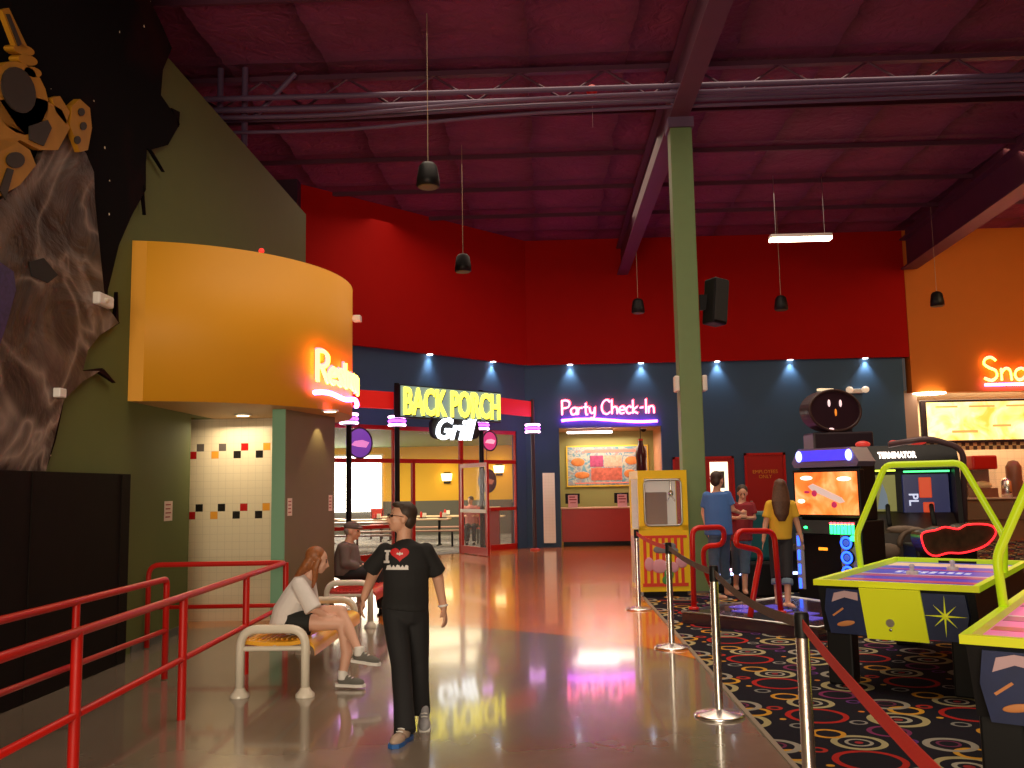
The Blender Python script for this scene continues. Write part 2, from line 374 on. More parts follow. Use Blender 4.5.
# ================================================================ shell
HT = 8.4; YB = 24.9
CX, CY = -.45, YB                       # inner corner of back wall and grill wall
DW = V((-.68, -.733, 0)).normalized()   # direction of the grill wall, coming nearer
NWc = V((.733, -.68, 0)).normalized()   # its normal, into the hall
def GW(s, z, o=0): return V((CX, CY, 0)) + DW*s + NWc*o + V((0, 0, z))
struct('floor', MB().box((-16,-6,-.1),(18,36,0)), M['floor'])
struct('floor', MB().box((1.39,-6,.0),(16,13.78,.008)).prism([(2.3,13.78,0),(14,13.78,0),(14,24.8,0),(5,24.8,0)],(0,0,.008)), M['carpet'])
struct('trim_1', MB().box((1.355,-6,0),(1.39,13.78,.011)), mat('carpet_edge', (.25,.2,.14), .5))
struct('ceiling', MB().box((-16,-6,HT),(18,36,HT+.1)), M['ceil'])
# back wall, blue, with openings
b = MB(); Z1 = 4.93; X1 = 9.68; yb0, yb1 = YB+.12, YB+.3
for x0, x1, z0, z1 in [(-.75,.38,0,Z1),(.38,3.15,3.2,Z1),(3.15,X1,0,Z1)]: b.box((x0,yb0,z0),(x1,yb1,z1))
b.box((X1-.12,yb1,0),(X1,27.4,Z1))
struct('wall_back', b, M['blue_wall'])
b = MB().box((CX,YB,Z1),(9.85,YB+.35,HT)); b.prism([GW(0,Z1), GW(7.2,Z1), GW(7.2,Z1,-.35), GW(0,Z1,-.35)], (0,0,HT-Z1))
struct('wall_back', b, M['red_wall'])
# grill wall lower: blue fascia above the glazing and pier at the corner
b = MB(); go = -.12
b.prism([GW(0,0,go), GW(.33,0,go), GW(.33,0,go-.18), GW(-.2,0,go-.18)], (0,0,Z1))
b.prism([GW(.33,3.12,go), GW(7.4,3.12,go), GW(7.4,3.12,go-.18), GW(.33,3.12,go-.18)], (0,0,Z1-3.12))
struct('wall_grill', b, M['blue_wall'])
# wall to the left beyond the grill wall
e = GW(7.2,0)
struct('wall_left', MB().box((-16,e.y-.3,3.0),(e.x+.05,e.y,HT)).box((-16,e.y-.3,0),(e.x-.9,e.y,3.0)), mat('dark_purple_paint', (.05,.02,.045), .6))
# green wall
b = MB().box((-4.45,-6,0),(-4.25,10.9,6.6)).box((-4.45,10.9,2.55),(-4.25,16.1,6.6)).box((-4.9,10.9,0),(-4.45,11.0,2.55))
struct('wall_left', b, M['green'])
struct('wall_left', MB().box((-16.1,-6,0),(-16,20,HT)), M['purple_dk'])
struct('baseboard_left', MB().box((-4.25,9.42,0),(-4.235,10.9,.09)), M['grey'])
# restroom block
struct('wall_restroom', MB().box((-4.9,11.7,0),(-3.0,11.8,2.55)), M['tiles'])
b = MB().prism([(-3.12,10.5,0),(-2.99,10.5,0),(-2.72,11.82,0),(-2.85,11.84,0),(-3.1,11.7,0)], (0,0,2.55)); struct('wall_restroom', b, M['taupe'])
struct('trim_2', MB().box((-3.135,10.47,0),(-2.985,10.505,2.55)), M['teal'])
dc = V((-4.68,11.39,0)); dr = 2.23
arc = [dc+V((math.cos(a), math.sin(a), 0))*dr for a in [math.radians(-78.9+i*(78.9+70)/40) for i in range(41)]]
pts = arc+[V((-4.26,13.6,0))]
bb = MB().prism([p+V((0,0,2.55)) for p in pts], (0,0,1.68)); bb.mi = [0]*len(bb.mi); bb.mi[0] = 1; bb.mi[1] = 1
bb.sm = [False, False]+[True]*40+[False]*(len(bb.f)-42)
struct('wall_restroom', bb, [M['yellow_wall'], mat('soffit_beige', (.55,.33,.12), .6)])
# orange snack wall with its recess
b = MB().box((9.85,YB-.02,3.95),(14.6,YB+.35,HT)); struct('wall_snack', b, M['orange'])
struct('wall_snack', MB().box((X1,27.3,0),(14.6,27.4,4.2)), M['ctile'])
struct('ceiling', MB().box((X1,YB+.36,3.95),(14.6,27.3,4.05)), M['ctile'])
struct('wall_snack', MB().box((X1,YB+.13,0),(10.02,YB+.4,3.95)), mat('pale_mauve_paint', (.6,.42,.36), .5))
struct('wall_right', MB().box((14.6,-6,0),(14.8,27.4,HT)), M['orange'])
# check-in recess
b = MB().box((.2,27.0,0),(3.3,27.1,3.3)).box((.28,yb1,0),(.38,27.0,3.3))
struct('wall_checkin', b, mat('olive_paint', (.30,.30,.10), .6))
struct('wall_checkin', MB().box((3.15,yb1,0),(3.27,27.0,3.3)), mat('peach_paint', (.62,.32,.17), .6))
struct('wall_checkin', MB().box((.28,yb1,3.2),(3.2,27.1,3.3)), mat('soffit_tan', (.5,.3,.15), .6))
# restaurant interior
b = MB(); 
b.box((-14,33,1.2),(-1.2,33.2,3.2)).box((-.95,26.0,1.2),(-.85,33,3.2)); struct('wall_restaurant', b, M['rest_yellow'])
b = MB().box((-14,32.97,0),(-1.2,33.2,1.2)).box((-1.0,26.0,0),(-.85,33,1.2)); struct('wall_restaurant', b, M['grey'])
struct('wall_restaurant', MB().box((-14.2,19,0),(-14,33,3.2)), M['rest_yellow'])
struct('ceiling', MB().prism([GW(.2,3.13,-.31), GW(8.2,3.13,-.31), (-14,19.0,3.13), (-14,33,3.13), (-.9,33,3.13)], (0,0,.08)), mat('olive_ceiling', (.15,.24,.06), .7))
struct('floor', MB().prism([GW(.35,0,-.2), GW(8.2,0,-.2), (-14,19.0,0), (-14,33,0), (-.9,33,0)], (0,0,.006)), M['rcarpet'])
# windows of the restaurant to daylight
for i, x in enumerate((-11.2,-9.4,-7.6)):
    w = struct('window_%d' % (i+2), MB().box((x,32.9,.85),(x+1.74,32.96,2.85)), glow('daylit_pane', (1,.93,.78), 6))
    w['kind'] = 'structure'
    struct('window_frame', MB().box((x-.03,32.86,.8),(x+.02,32.97,2.9)).box((x+1.72,32.86,.8),(x+1.77,32.97,2.9)).box((x,32.86,2.83),(x+1.74,32.97,2.9)), M['cream'], w)
for i, y in enumerate((24.5,27.0,29.5)):
    w = struct('window_%d' % (i+5), MB().box((-13.98,y,.9),(-13.94,y+2.2,2.8)), MATS['daylit_pane'])
# ---------------------------------------------------------------- storefront glazing in the grill wall
fo = -.2
def gbox(b, s0, s1, z0, z1, o0=-.24, o1=-.16): 
    return b.prism([GW(s0,z0,o1), GW(s1,z0,o1), GW(s1,z0,o0), GW(s0,z0,o0)], (0,0,z1-z0))
w1 = struct('window_1', gbox(MB(), .33, 7.4, 3.02, 3.14), M['red_paint'])
def sAt(px, z=1.5):
    p = fpl(px, 480, GW(0,0,fo), NWc); return (p-V((CX,CY,0))).dot(DW)
S = {p: sAt(p) for p in (340, 394, 413, 461, 489, 516)}
fr = MB()
for p, w in ((394,.1),(516,.1),(461,.1)): gbox(fr, S[p]-w/2, S[p]+w/2, 0, 3.05)
gbox(fr, S[413]-.04, S[413]+.04, 0, 2.3); gbox(fr, 7.0, 7.1, 0, 3.05)
gbox(fr, .33, 7.4, 2.24, 2.34)
gbox(fr, .33, S[489], 0, .14); gbox(fr, .33, S[489], 1.02, 1.1); gbox(fr, S[394], 7.4, .0, .14); gbox(fr, S[394], 7.4, .72, .8)
struct('window_frame', fr, M['red_paint'], w1)
gl = MB(); gbox(gl, .4, S[489], .14, 2.24, -.205, -.195); gbox(gl, .4, 7.3, 2.34, 3.03, -.205, -.195); gbox(gl, S[394], 7.3, .14, 2.24, -.205, -.195)
struct('glass', gl, M['glass'], w1)
# open glass door leaf
ha = fpl(461, 553, GW(0,0,fo), NWc); hb = fz(489, 557); hb.z = 0; ha.z = 0
dx = (hb-ha).normalized(); dn = dx.cross(V((0,0,1))); Lw = (hb-ha).length
def dbox(b, x0, x1, z0, z1, t=.025): 
    P = [ha+dx*x0+dn*t, ha+dx*x1+dn*t, ha+dx*x1-dn*t, ha+dx*x0-dn*t]; return b.prism([p+V((0,0,z0)) for p in P], (0,0,z1-z0))
b = MB(); dbox(b, .05,.15,.02,2.22); dbox(b, Lw-.1, Lw, .02, 2.22); dbox(b, .15, Lw-.1, .02, .2); dbox(b, .15, Lw-.1, 2.12, 2.22)
d3 = struct('door_3', b, M['red_paint'])
struct('glass', dbox(MB(), .15, Lw-.1, .2, 2.12, .004), M['glass'], d3)
b = MB(); dbox(b, .1, Lw-.05, 1.02, 1.1, .05); struct('push_bar', b, M['cream'], d3)
# ---------------------------------------------------------------- red doors in the back wall
def door(n, x0, x1, z1, slab=True):
    d = struct('door_%d' % n, MB().box((x0+.06,yb0-.03,.01),(x1-.06,yb0-.002,z1-.06)), mat('red_door_paint', (.42,.012,.008), .4))
    struct('door_frame', MB().box((x0,yb0-.06,0),(x0+.06,yb0,z1)).box((x1-.06,yb0-.06,0),(x1,yb0,z1)).box((x0,yb0-.06,z1-.06),(x1,yb0,z1)), M['red_paint'], d); return d
d1 = door(1, 3.42, 5.05, 2.35)
struct('window_pane', MB().box((4.4,yb0-.045,.95),(4.88,yb0-.03,2.2)), glow('lit_pane', (1,.86,.6), 1.6), d1)
struct('notice', MB().box((4.58,yb0-.05,1.5),(4.78,yb0-.045,1.95)), M['grey'], d1)
d2 = door(2, 5.33, 6.42, 2.42)
t = text_mb('EMPLOYEES\nONLY', .13, .003); t.xf(Matrix.Translation((5.87, yb0-.04, 1.85)) @ Matrix.Rotation(PI/2, 4, 'X'))
struct('door_lettering', t, mat('gold_lettering', (.8,.35,.03), .5), d2)
struct('door_handle', MB().bbox((5.44,yb0-.09,1.0),(5.5,yb0-.03,1.15),.01), M['steel'], d2)
# ---------------------------------------------------------------- ceiling steel
b = MB()
for y in [3.5,5.6,7.7,9.8,11.9,16.1,18.2,20.3,22.4]:
    b.box((-15,y-.03,HT-.09),(14.5,y+.03,HT-.001))
struct('trim_3', b, mat('purlin_paint', (.09,.018,.045), .7))
def beam(name, a, c, w, z0, label):
    a = V(a); c = V(c); d = (c-a).normalized(); n = V((-d.y, d.x, 0))*w/2; nt = n*.2
    b = MB(); b.prism([a+n+V((0,0,z0)), c+n+V((0,0,z0)), c-n+V((0,0,z0)), a-n+V((0,0,z0))], (0,0,.04))
    b.prism([q+V((0,0,z0+.04)) for q in (a+nt, c+nt, c-nt, a-nt)], (0,0,HT-z0-.04))
    b.prism([a+n+V((0,0,HT-.3)), c+n+V((0,0,HT-.3)), c-n+V((0,0,HT-.3)), a-n+V((0,0,HT-.3))], (0,0,.04))
    return single(name, b, M['beam'], label, 'beam')
beam('roof_girder', (2.22,-2,0), (2.22,24.85,0), .3, 7.36, 'purple steel roof girder running over the green column to the red wall')
beam('roof_girder', (9.0,6,0), (9.95,24.8,0), .42, 7.3, 'purple steel roof girder above the orange and red wall corner at right')
# open web truss and conduits across the hall
b = MB(); yT = 14.3
b.box((-15,yT-.06,7.78),(14.4,yT+.06,7.86)).box((-15,yT-.06,8.28),(14.4,yT+.06,8.36))
x = -15
while x < 14.2: b.cyl((x,yT,7.84),(x+.7,yT,8.3),.022,6).cyl((x+.7,yT,8.3),(x+1.4,yT,7.84),.022,6); x += 1.4
single('roof_truss', b, M['beam'], 'open web purple roof truss spanning the hall above the green column', 'truss')
b = MB(); b.cyl((-5.1,14,6.9),(-5.1,14,HT),.05).cyl((-4.7,14,7.1),(-4.7,14,HT),.05).cyl((-4.6,14.05,7.55),(-3.9,14.05,8.3),.04)
single('ceiling_brace', b, M['pipe'], 'violet vertical and diagonal steel struts at the ceiling above the green wall', 'brace')
for i, (z, y, r, dz) in enumerate(((7.62,13.8,.05,0),(7.5,13.9,.04,.12),(7.42,13.6,.035,.22),(7.72,13.6,.045,-.05),(7.3,13.9,.03,.25))):
    b = MB().tube(smooth_path([(-5.6,y,z-.0),(-3,y,z-.02),(0,y,z+dz*.6),(5,y,z+dz*.8),(14,y,z+dz)],4), r, 8)
    single('conduit', b, M['pipe'], ['thickest violet conduit of the bundle under the roof truss','second violet conduit of the bundle, just below the thickest','thin violet conduit nearest the column top','uppermost violet conduit against the roof truss','lowest thin violet conduit, bending upward to the right'][i], 'conduit', 'conduits crossing the ceiling')
# column
cT = thing('support_column', 'tall sage green square column rising to the ceiling beside the yellow crane game', 'column', (2.24,14.2,0))
part(cT, 'shaft', MB().bbox((-.17,-.17,.02),(.17,.17,7.2),.015), M['greenl']); part(cT, 'cap_bracket', MB().box((-.2,-.2,7.2),(.2,.2,7.36)).cyl((-.06,0,7.3),(-.06,0,7.9),.06), M['pipe'])
part(cT, 'base_plate', MB().box((-.22,-.22,0),(.22,.22,.03)), M['grey'])
for s, x in ((-1,'left'),(1,'right')):
    single('emergency_light', MB().bbox((2.24+s*.21-.035,14.0,3.02),(2.24+s*.21+.035,14.2,3.26),.015), M['white'], 'small white wall box on the %s side of the green column' % x, 'light')
# ================================================================ mural on the green wall
XM = -4.19
def mpx(pts, X=XM): return [fx(px, py, X) for px, py in pts]
mural = thing('wall_mural', 'jagged cut-out space mural of rock, stars and yellow spacecraft on the left wall', 'mural', (-4.25,6.5,1.8))
oc = [(-260,-260),(130,-260),(150,0),(160,20),(172,48),(163,70),(161,95),(170,108),(180,124),(168,145),(150,150),(147,148),(146,165),(146,190),(132,215),(119,245),(113,270),(108,290),(107,306),(120,323),(100,335),(88,350),(83,371),(104,368),(82,380),(64,400),(62,412),(56,440),(46,471),(-260,471)]
part(mural, 'starfield_panel', MB().prism(mpx(oc), (-.05,0,0)), M['stars'], True)
for q in ([(172,108),(180,112),(179,127)], [(150,148),(156,158),(165,172),(154,153)], [(144,185),(146,215),(143,186)], [(98,371),(116,383),(104,369)], [(116,318),(118,292),(119,324)]):
    pts = mpx([(a, b) for a, b in q], XM+.0); part(mural, 'crack_spike', MB().prism(pts, (-.04,0,0)), M['stars'], True)
rk = [(-260,160),(-60,215),(0,200),(22,182),(40,160),(50,130),(60,122),(70,123),(74,140),(86,153),(94,172),(95,200),(100,250),(104,290),(107,306),(119,323),(100,335),(88,350),(83,371),(100,371),(82,382),(64,400),(60,415),(54,440),(46,471),(-260,471)]
part(mural, 'painted_rock', MB().prism(mpx(rk, XM+.05), (-.048,0,0)), M['rock'], True)
for q in ([(30,262),(44,258),(58,275),(48,283),(32,276)],): part(mural, 'cave_hole', MB().prism(mpx(q, XM+.06), (-.008,0,0)), M['blackm'], True)
part(mural, 'blue_starry_window', MB().prism(mpx([(-40,240),(0,262),(14,272),(16,290),(8,320),(0,345),(-40,370)], XM+.06), (-.008,0,0)), mat('violet_starry_paint', (.03,.025,.12), .5, noise_=.9, nscale=30), True)
cr = MB(); XC = XM+.1
def disc(b, px, py, rx, ry, h, X=XC, n=20, mi=0, rot=0):
    o = fx(px, py, X); sc = (fx(px+1, py, X)-o).length; su = (fx(px, py-1, X)-o).length; vs = []
    for k in range(n):
        a = 2*PI*k/n; u = math.cos(a)*rx; w = math.sin(a)*ry; u, w = u*math.cos(rot)-w*math.sin(rot), u*math.sin(rot)+w*math.cos(rot)
        vs.append(fx(px+u, py-w, X))
    return b.prism(vs, (-h,0,0), mi)
disc(cr, 20,98,27,38,.05, rot=.35); cr.prism(mpx([(-60,110),(0,100),(30,96),(45,100),(62,110),(70,128),(58,150),(40,150),(20,140),(-60,190)], XC), (-.06,0,0))
cr.prism(mpx([(-60,150),(12,138),(30,150),(36,165),(20,185),(-60,230)], XC), (-.06,0,0))
cr.prism(mpx([(72,106),(80,99),(90,108),(92,128),(88,150),(80,152),(70,125)], XC), (-.06,0,0)); cr.prism(mpx([(52,98),(60,96),(70,112),(66,124),(56,112)], XC), (-.05,0,0))
for a in ((24,50,11,5),(28,60,10,5),(33,72,9,5)): disc(cr, *a, .08, rot=-.3)
cr.prism(mpx([(2,10),(9,8),(28,48),(18,52)], XC), (-.04,0,0))
part(mural, 'painted_spacecraft', cr, M['craft'], True)
DET = lambda m_: part(mural, 'craft_dark_detail', m_, M['craftd'], True)
DET(disc(MB(), 19,90,16,24,.012, XC+.012, rot=.35))
for a in ((82,112,3,4),(84,126,3,4),(78,140,3,4)): DET(disc(MB(), *a, .012, XC+.012))
DET(MB().prism(mpx([(30,126),(48,120),(52,128),(44,146),(30,140)], XC+.012), (-.012,0,0))); DET(MB().prism(mpx([(7,14),(10,14),(22,44),(19,46)], XC+.012), (-.012,0,0)))
DET(disc(MB(), 16,160,9,8,.012, XC+.012)); DET(MB().prism(mpx([(0,190),(8,168),(14,170),(6,200)], XC+.012), (-.012,0,0)))

# black board in front of the green wall
b = MB().box((-4.14,2,.0),(-4.08,8.95,1.8))
for y in (8.75,7.2,5.6,4.0,2.4): b.box((-4.085,y,.02),(-4.07,y+.02,1.79))
single('wood_panel', b, M['dkwood'], 'tall near-black wooden panelling standing along the green wall under the mural', 'panel')
p = fx(103,301,-4.12); b = thing('wall_strobe', 'white fire alarm strobe box on the rock edge of the mural', 'alarm', p)
part(b, 'housing', MB().bbox((-.03,-.16,-.055),(.05,.13,.06),.02), M['white']); part(b, 'lens', MB().ell((.05,-.03,0),(.02,.04,.025)), M['cream'])
p = fx(59,393,-4.12); single('junction_box', MB().bbox((p.x-.04,p.y-.055,p.z-.04),(p.x+.04,p.y+.055,p.z+.04),.01), M['white'], 'small square white box low on the painted rock of the mural', 'box')
def sheet(name, px, py, w, h, c, n, label, m, lines=4):
    o = fpl(px, py, c, n); nn = V(n).normalized();
    if nn.dot(ray(px, py)) > 0: nn = -nn
    x = V((0,0,1)).cross(nn); Mx = frame(o+nn*.006, x, (0,0,1)); t = thing(name, label, 'notice', o)
    part(t, 'paper', MB().box((-w/2,-h/2,-.004),(w/2,h/2,0)).xf(Mx), m, True)
    b = MB()
    for i in range(lines): b.box((-w*.38, h*(.32-.62*i/(lines-1))-.006*h/.2, .0005),(w*random.uniform(.2,.38), h*(.32-.62*i/(lines-1))+.006*h/.2, .001))
    part(t, 'printed_lines', b.xf(Mx), mat('notice_ink', (.35,.02,.03), .6), True); return t
pp = mat('pinkish_paper', (.8,.62,.55), .6)
sheet('wall_notice', 168,511,.22,.22, (-4.25,0,0), (1,0,0), 'pinkish notice on the green wall left of the tiles', pp)
sheet('wall_notice', 289.5,507,.11,.2, (-2.99,10.5,0), (1.65,-.33,0), 'pinkish notice on the brown wall next to the mint pilaster', pp)
sheet('wall_notice', 330,503,.11,.2, (-2.99,10.5,0), (1.65,-.33,0), 'pinkish notice near the far edge of the brown wall', pp)
# drum fittings
def drum(a, z, o=0): return dc+V((math.cos(a), math.sin(a), 0))*(dr+o)+V((0,0,z))
def dang(px, py):
    d = ray(px, py); o = CP.xy-dc.xy; dx = d.xy; A = dx.dot(dx); B = 2*o.dot(dx); Cc = o.dot(o)-dr*dr; D = max(0, B*B-4*A*Cc)
    t = (-B-math.sqrt(D))/(2*A); q = CP+d*t; return math.atan2(q.y-dc.y, q.x-dc.x), q.z
a0, z0 = dang(313, 382)
h_ = .36; nm = neon('Restrooms', h_, .022, lambda x, y: drum(a0+x/dr, z0+y, .07)); L_ = nm[1]
t = thing('neon_sign', 'yellow neon Restrooms lettering with pink underline, curving round the yellow drum', 'sign', drum(a0+.4, z0, 0))
part(t, 'letters', nm[0], glow('yellow_neon', (1,.62,.08), 7), True)
part(t, 'letter_outline', neon('Restrooms', h_, .02, lambda x, y: drum(a0+x/dr+.012, z0+y+.03, .03))[0], glow('red_neon', (1,.04,.05), 12), True)
part(t, 'underline', MB().tube([drum(a0-.02+(L_*1.05/dr)*i/24, z0-.13+.02*math.sin(i/2), .06) for i in range(25)], .028, 8), glow('pink_neon', (1,.15,.75), 16), True)
p = drum(dang(352,320)[0], 0); p.z = fpl(352,319,p,(1,.2,0)).z
t = thing('security_camera', 'small white camera on the right edge of the yellow drum', 'camera', (p.x, p.y, p.z)); part(t, 'bracket', MB().cyl((-.08,0,0),(.06,0,0),.02), M['white']); part(t, 'camera_body', MB().bbox((.02,-.07,-.04),(.12,.05,.04),.01), M['white'])
p = drum(-.75, 4.23, -.1); t = thing('beacon', 'tiny red beacon on top rim of the yellow drum', 'lamp', p); part(t, 'base', MB().lathe([(.03,0),(.03,.02),(.015,.03)]), M['black']); part(t, 'dome', MB().ell((0,0,.05),.03), glow('red_beacon', (1,.03,.02), 1.5))
for i, (px, py) in enumerate(((243,414),(330,410))):
    q = fz(px, py, 2.55); t = thing('downlight', ['recessed round downlight in drum soffit above the tiles','recessed round downlight in drum soffit above the brown wall'][i], 'light', (q.x,q.y,2.54)); 
    part(t, 'trim_ring', MB().lathe([(.1,-.012),(.1,.009)]), M['cream']); part(t, 'bulb', MB().lathe([(.07,-.016),(.07,-.011)]), glow('warm_bulb', (1,.75,.4), 9))
# ================================================================ red handrails
def rail(t, name, pts, r, rad=.1): part(t, name, MB().tube(fillet(pts, rad), r, 10), M['red_paint'], True)
xa = -2.66; zt = .86; zl = .42
RX = lambda y: -2.37-.04*y
t = thing('handrail', 'long red tube handrail nearest the camera, turning left at its far end', 'handrail', (xa,6,0))
rail(t, 'top_rail', [(RX(1.8),1.8,zt),(RX(5),5,zt),(-2.76,9.75,zt),(-4.2,9.7,zt),(-4.2,9.7,.01)], .027, .12)
rail(t, 'lower_rail', [(RX(1.8),1.8,zl),(-2.76,9.75,zl),(-4.19,9.7,zl)], .022)
for y in (3.2,5.05,6.7,8.3,9.76): part(t, 'post', MB().cyl((RX(y),y,0),(RX(y),y,zt),.03), M['red_paint'], True)
t = thing('handrail', 'shorter red tube handrail behind the near one, beside the black panelling', 'handrail', (-3.33,5,0))
rail(t, 'top_rail', [(-3.3,1.5,zt),(-3.3,5,zt),(-3.34,8.09,zt),(-3.34,8.09,.01)], .027, .06)
rail(t, 'lower_rail', [(-3.3,1.5,zl),(-3.34,8.09,zl)], .022)
for y in (2.2,4.3,6.5): part(t, 'post', MB().cyl((-3.325,y,0),(-3.325,y,zt),.026), M['red_paint'], True)
# ================================================================ benches
def bench(x0, y0, L, seatm, label, W=.52):
    t = thing('bench', label, 'bench', (x0+W/2, y0+L/2, 0), 0, None)
    for y in (-L/2, L/2):
        f = part(t, 'end_frame', MB().tube(fillet([(-W/2,y,.0),(-W/2,y,.52),(W/2,y,.52),(W/2,y,0)], .14, 7), .035, 12), M['cream'])
        for x in (-W/2, W/2): part(f, 'foot_flange', MB().lathe([(.075,0),(.075,.02),(.05,.045),(.036,.07)], (x,y,0), 16), M['cream'])
    prof = smooth_path([(-W/2-.05,0,.33),(-W/2-.045,0,.39),(-W/2+.02,0,.425),(-.1,0,.41),(.1,0,.41),(W/2-.02,0,.425),(W/2+.05,0,.39),(W/2+.06,0,.33)], 4)
    n = 9; d = (L-.04)/n; b = MB()
    low = [p-V((0,0,.03)) for p in prof]; 
    b.prism([V((p.x,-L/2+.05,p.z)) for p in prof]+[V((p.x,-L/2+.05,p.z)) for p in reversed(low)], (0,L-.1,0))
    part(t, 'seat', b, seatm)
    b = MB()
    for i in range(11):
        x = -W/2+.05+i*(W-.1)/10; b.box((x-.004,-L/2+.1,.418),(x+.004,L/2-.1,.4305))
    part(t, 'seat_ribs', b, seatm); part(t, 'stretcher', MB().cyl((0,-L/2,.37),(0,L/2,.37),.02).cyl((-W/2,-L/2,.37),(W/2,-L/2,.37),.02).cyl((-W/2,L/2,.37),(W/2,L/2,.37),.02), M['cream'])
    return t
bench(-2.45, 7.4, 1.9, M['yellow_pl'], 'yellow slatted bench with white tube ends where the girl sits')
bench(-2.62, 11.0, 1.9, M['red_lam'], 'red bench with white tube ends under the man in the cap')
# ================================================================ stanchions and belts
posts = [(1.17,12.28),(1.21,9.39),(1.17,6.66),(1.12,4.22),(.78,1.75)]
lb = ['chrome belt stanchion farthest away, beside the yellow crane game','chrome belt stanchion second from the far end, in front of the crane game','chrome belt stanchion third from the far end, at the carpet edge','nearest chrome belt stanchion, cut by the bottom of the photo','chrome belt stanchion closest to the viewer holding the red belt end']
HB = .98
for i, (x, y) in enumerate(posts):
    t = thing('stanchion', lb[i], 'stanchion', (x,y,0), group='belt stanchions along the carpet')
    part(t, 'base', MB().lathe([(.17,0),(.175,.012),(.16,.022),(.05,.04),(.03,.05)], n=28), M['chrome']); part(t, 'post', MB().lathe([(.03,.03),(.03,.93)], n=16), M['chrome']); part(t, 'belt_head', MB().lathe([(.033,.92),(.033,1.02),(.028,1.03)], n=16), M['black'])
for i in range(4):
    a = V((*posts[i], HB)); c = V((*posts[i+1], HB)); d = (c-a).normalized(); a = a+d*.035; c = c-d*.035; L = (c-a).length; n = 16; vs = []
    for k in range(n+1):
        p = a.lerp(c, k/n); s = -.025*4*(k/n)*(1-k/n)*(L/2.8); s = s-(.03 if i == 2 else 0)*math.sin(PI*k/n)
        q = V((-d.y, d.x, 0))*(.0015)
        vs += [p+V((0,0,s+.024))+q, p+V((0,0,s-.024))+q, p+V((0,0,s-.024))-q, p+V((0,0,s+.024))-q]
    fs = [(k*4+j, k*4+(j+1) % 4, k*4+4+(j+1) % 4, k*4+4+j) for k in range(n) for j in range(4)]+[(3,2,1,0),(n*4,n*4+1,n*4+2,n*4+3)]
    single('barrier_belt', MB().add(vs, fs), M['belt_red'] if i in (0, 3) else M['belt_shaded'], ['red belt between the two farthest stanchions','red belt, its shade painted in as brown, between the second and third stanchions','red belt, its shade painted in as brown, running to the nearest visible stanchion','bright red belt sloping from the near stanchion to the bottom edge'][i], 'belt')
# ================================================================ hanging things
for i, (px, py) in enumerate(((428,175),(463,263),(638,306),(781,303),(937,299))):
    q = fz(px, py, 6.0); t = thing('pendant_speaker', ['largest black pendant on a cable, above the grill sign','second black pendant, lower right of the largest','small black pendant left of the green column','small black pendant under the hanging bright fixture','brownish pendant in front of the orange wall'][i], 'pendant', (q.x,q.y,5.82), group='hanging pendants')
    part(t, 'housing', MB().lathe([(.12,.0),(.165,.02),(.16,.12),(.13,.3),(.09,.35),(.03,.37)], n=24), M['black']); part(t, 'grille', MB().lathe([(.13,-.006),(.145,.004)], n=24), mat('dark_grille', (.12,.11,.03), .6))
    part(t, 'cable', MB().cyl((0,0,.36),(0,0,HT-5.82),.006,6), mat('beige_cable', (.4,.3,.2), .6))
a = fy(770,240,20); c = fy(831,238,20); t = thing('tube_fixture', 'bright fluorescent fixture hanging before the red wall', 'light', ((a.x+c.x)/2,20,a.z)); w = (c.x-a.x)/2
part(t, 'housing', MB().bbox((-w,-.12,.03),(w,.12,.1),.01), M['white']); part(t, 'tubes', MB().bbox((-w,-.11,-.03),(w,.11,.03),.01), glow('fluorescent_warm', (1,.82,.6), 14))
for x in (-w*.8, w*.8): part(t, 'hanger', MB().cyl((x,0,.1),(x,0,HT-a.z),.006,6), M['steel'])
q = fz(592,98,7.9); t = thing('balloon', 'small red balloon floating up under the purple ceiling', 'balloon', q); part(t, 'skin', MB().ell((0,0,.12),(.09,.09,.11)), mat('red_balloon', (.7,.01,.01), .3)); part(t, 'string', MB().cyl((0,0,.02),(0,0,-.5),.002,4), M['white'])
t = thing('loudspeaker', 'black loudspeaker box angled on the side of the green column', 'speaker', (2.68,14.1,4.4))
Rr = Matrix.Rotation(.5,4,'Z') @ Matrix.Rotation(.12,4,'Y')
part(t, 'cabinet', MB().bbox((-.14,-.14,-.36),(.14,.14,.36),.03).xf(Rr), M['black']); part(t, 'bracket', MB().box((-.25,-.03,-.12),(-.1,.03,.12)), M['black']); part(t, 'grille', MB().bbox((-.12,-.155,-.32),(.12,-.135,.32),.008).xf(Rr), mat('speaker_mesh', (.02,.02,.02), .7))
for i, (px, py) in enumerate(((570,364),(641,362),(717,360),(790,357),(865,355),(493,362),(430,354))):
    q = fy(px, py, YB+.05) if i < 5 else fpl(px, py, GW(0,0,-.05), NWc)
    q.z = Z1; t = thing('recessed_light', ['recessed light above the party counter','recessed light left of the green column','recessed light right of the green column','recessed light above the red door','recessed light nearest the orange wall','recessed light above the grill lettering','recessed light nearest the yellow drum'][i], 'light', q, group='recessed lights under the red fascia')
    part(t, 'trim_ring', MB().lathe([(.09,-.012),(.09,-.001)], n=20), M['white']); part(t, 'bulb', MB().lathe([(.07,-.02),(.07,-.012)], n=20), glow('cool_bulb', (.9,.95,1), 12))
    l = bpy.data.lights.new('spot', 'SPOT'); l.energy = 55; l.spot_size = 1.5; l.spot_blend = .8; l.color = (.75,.87,1); l.shadow_soft_size = .05
    o = bpy.data.objects.new('spot', l); C.objects.link(o); o.location = q+V((0,0,-.05))
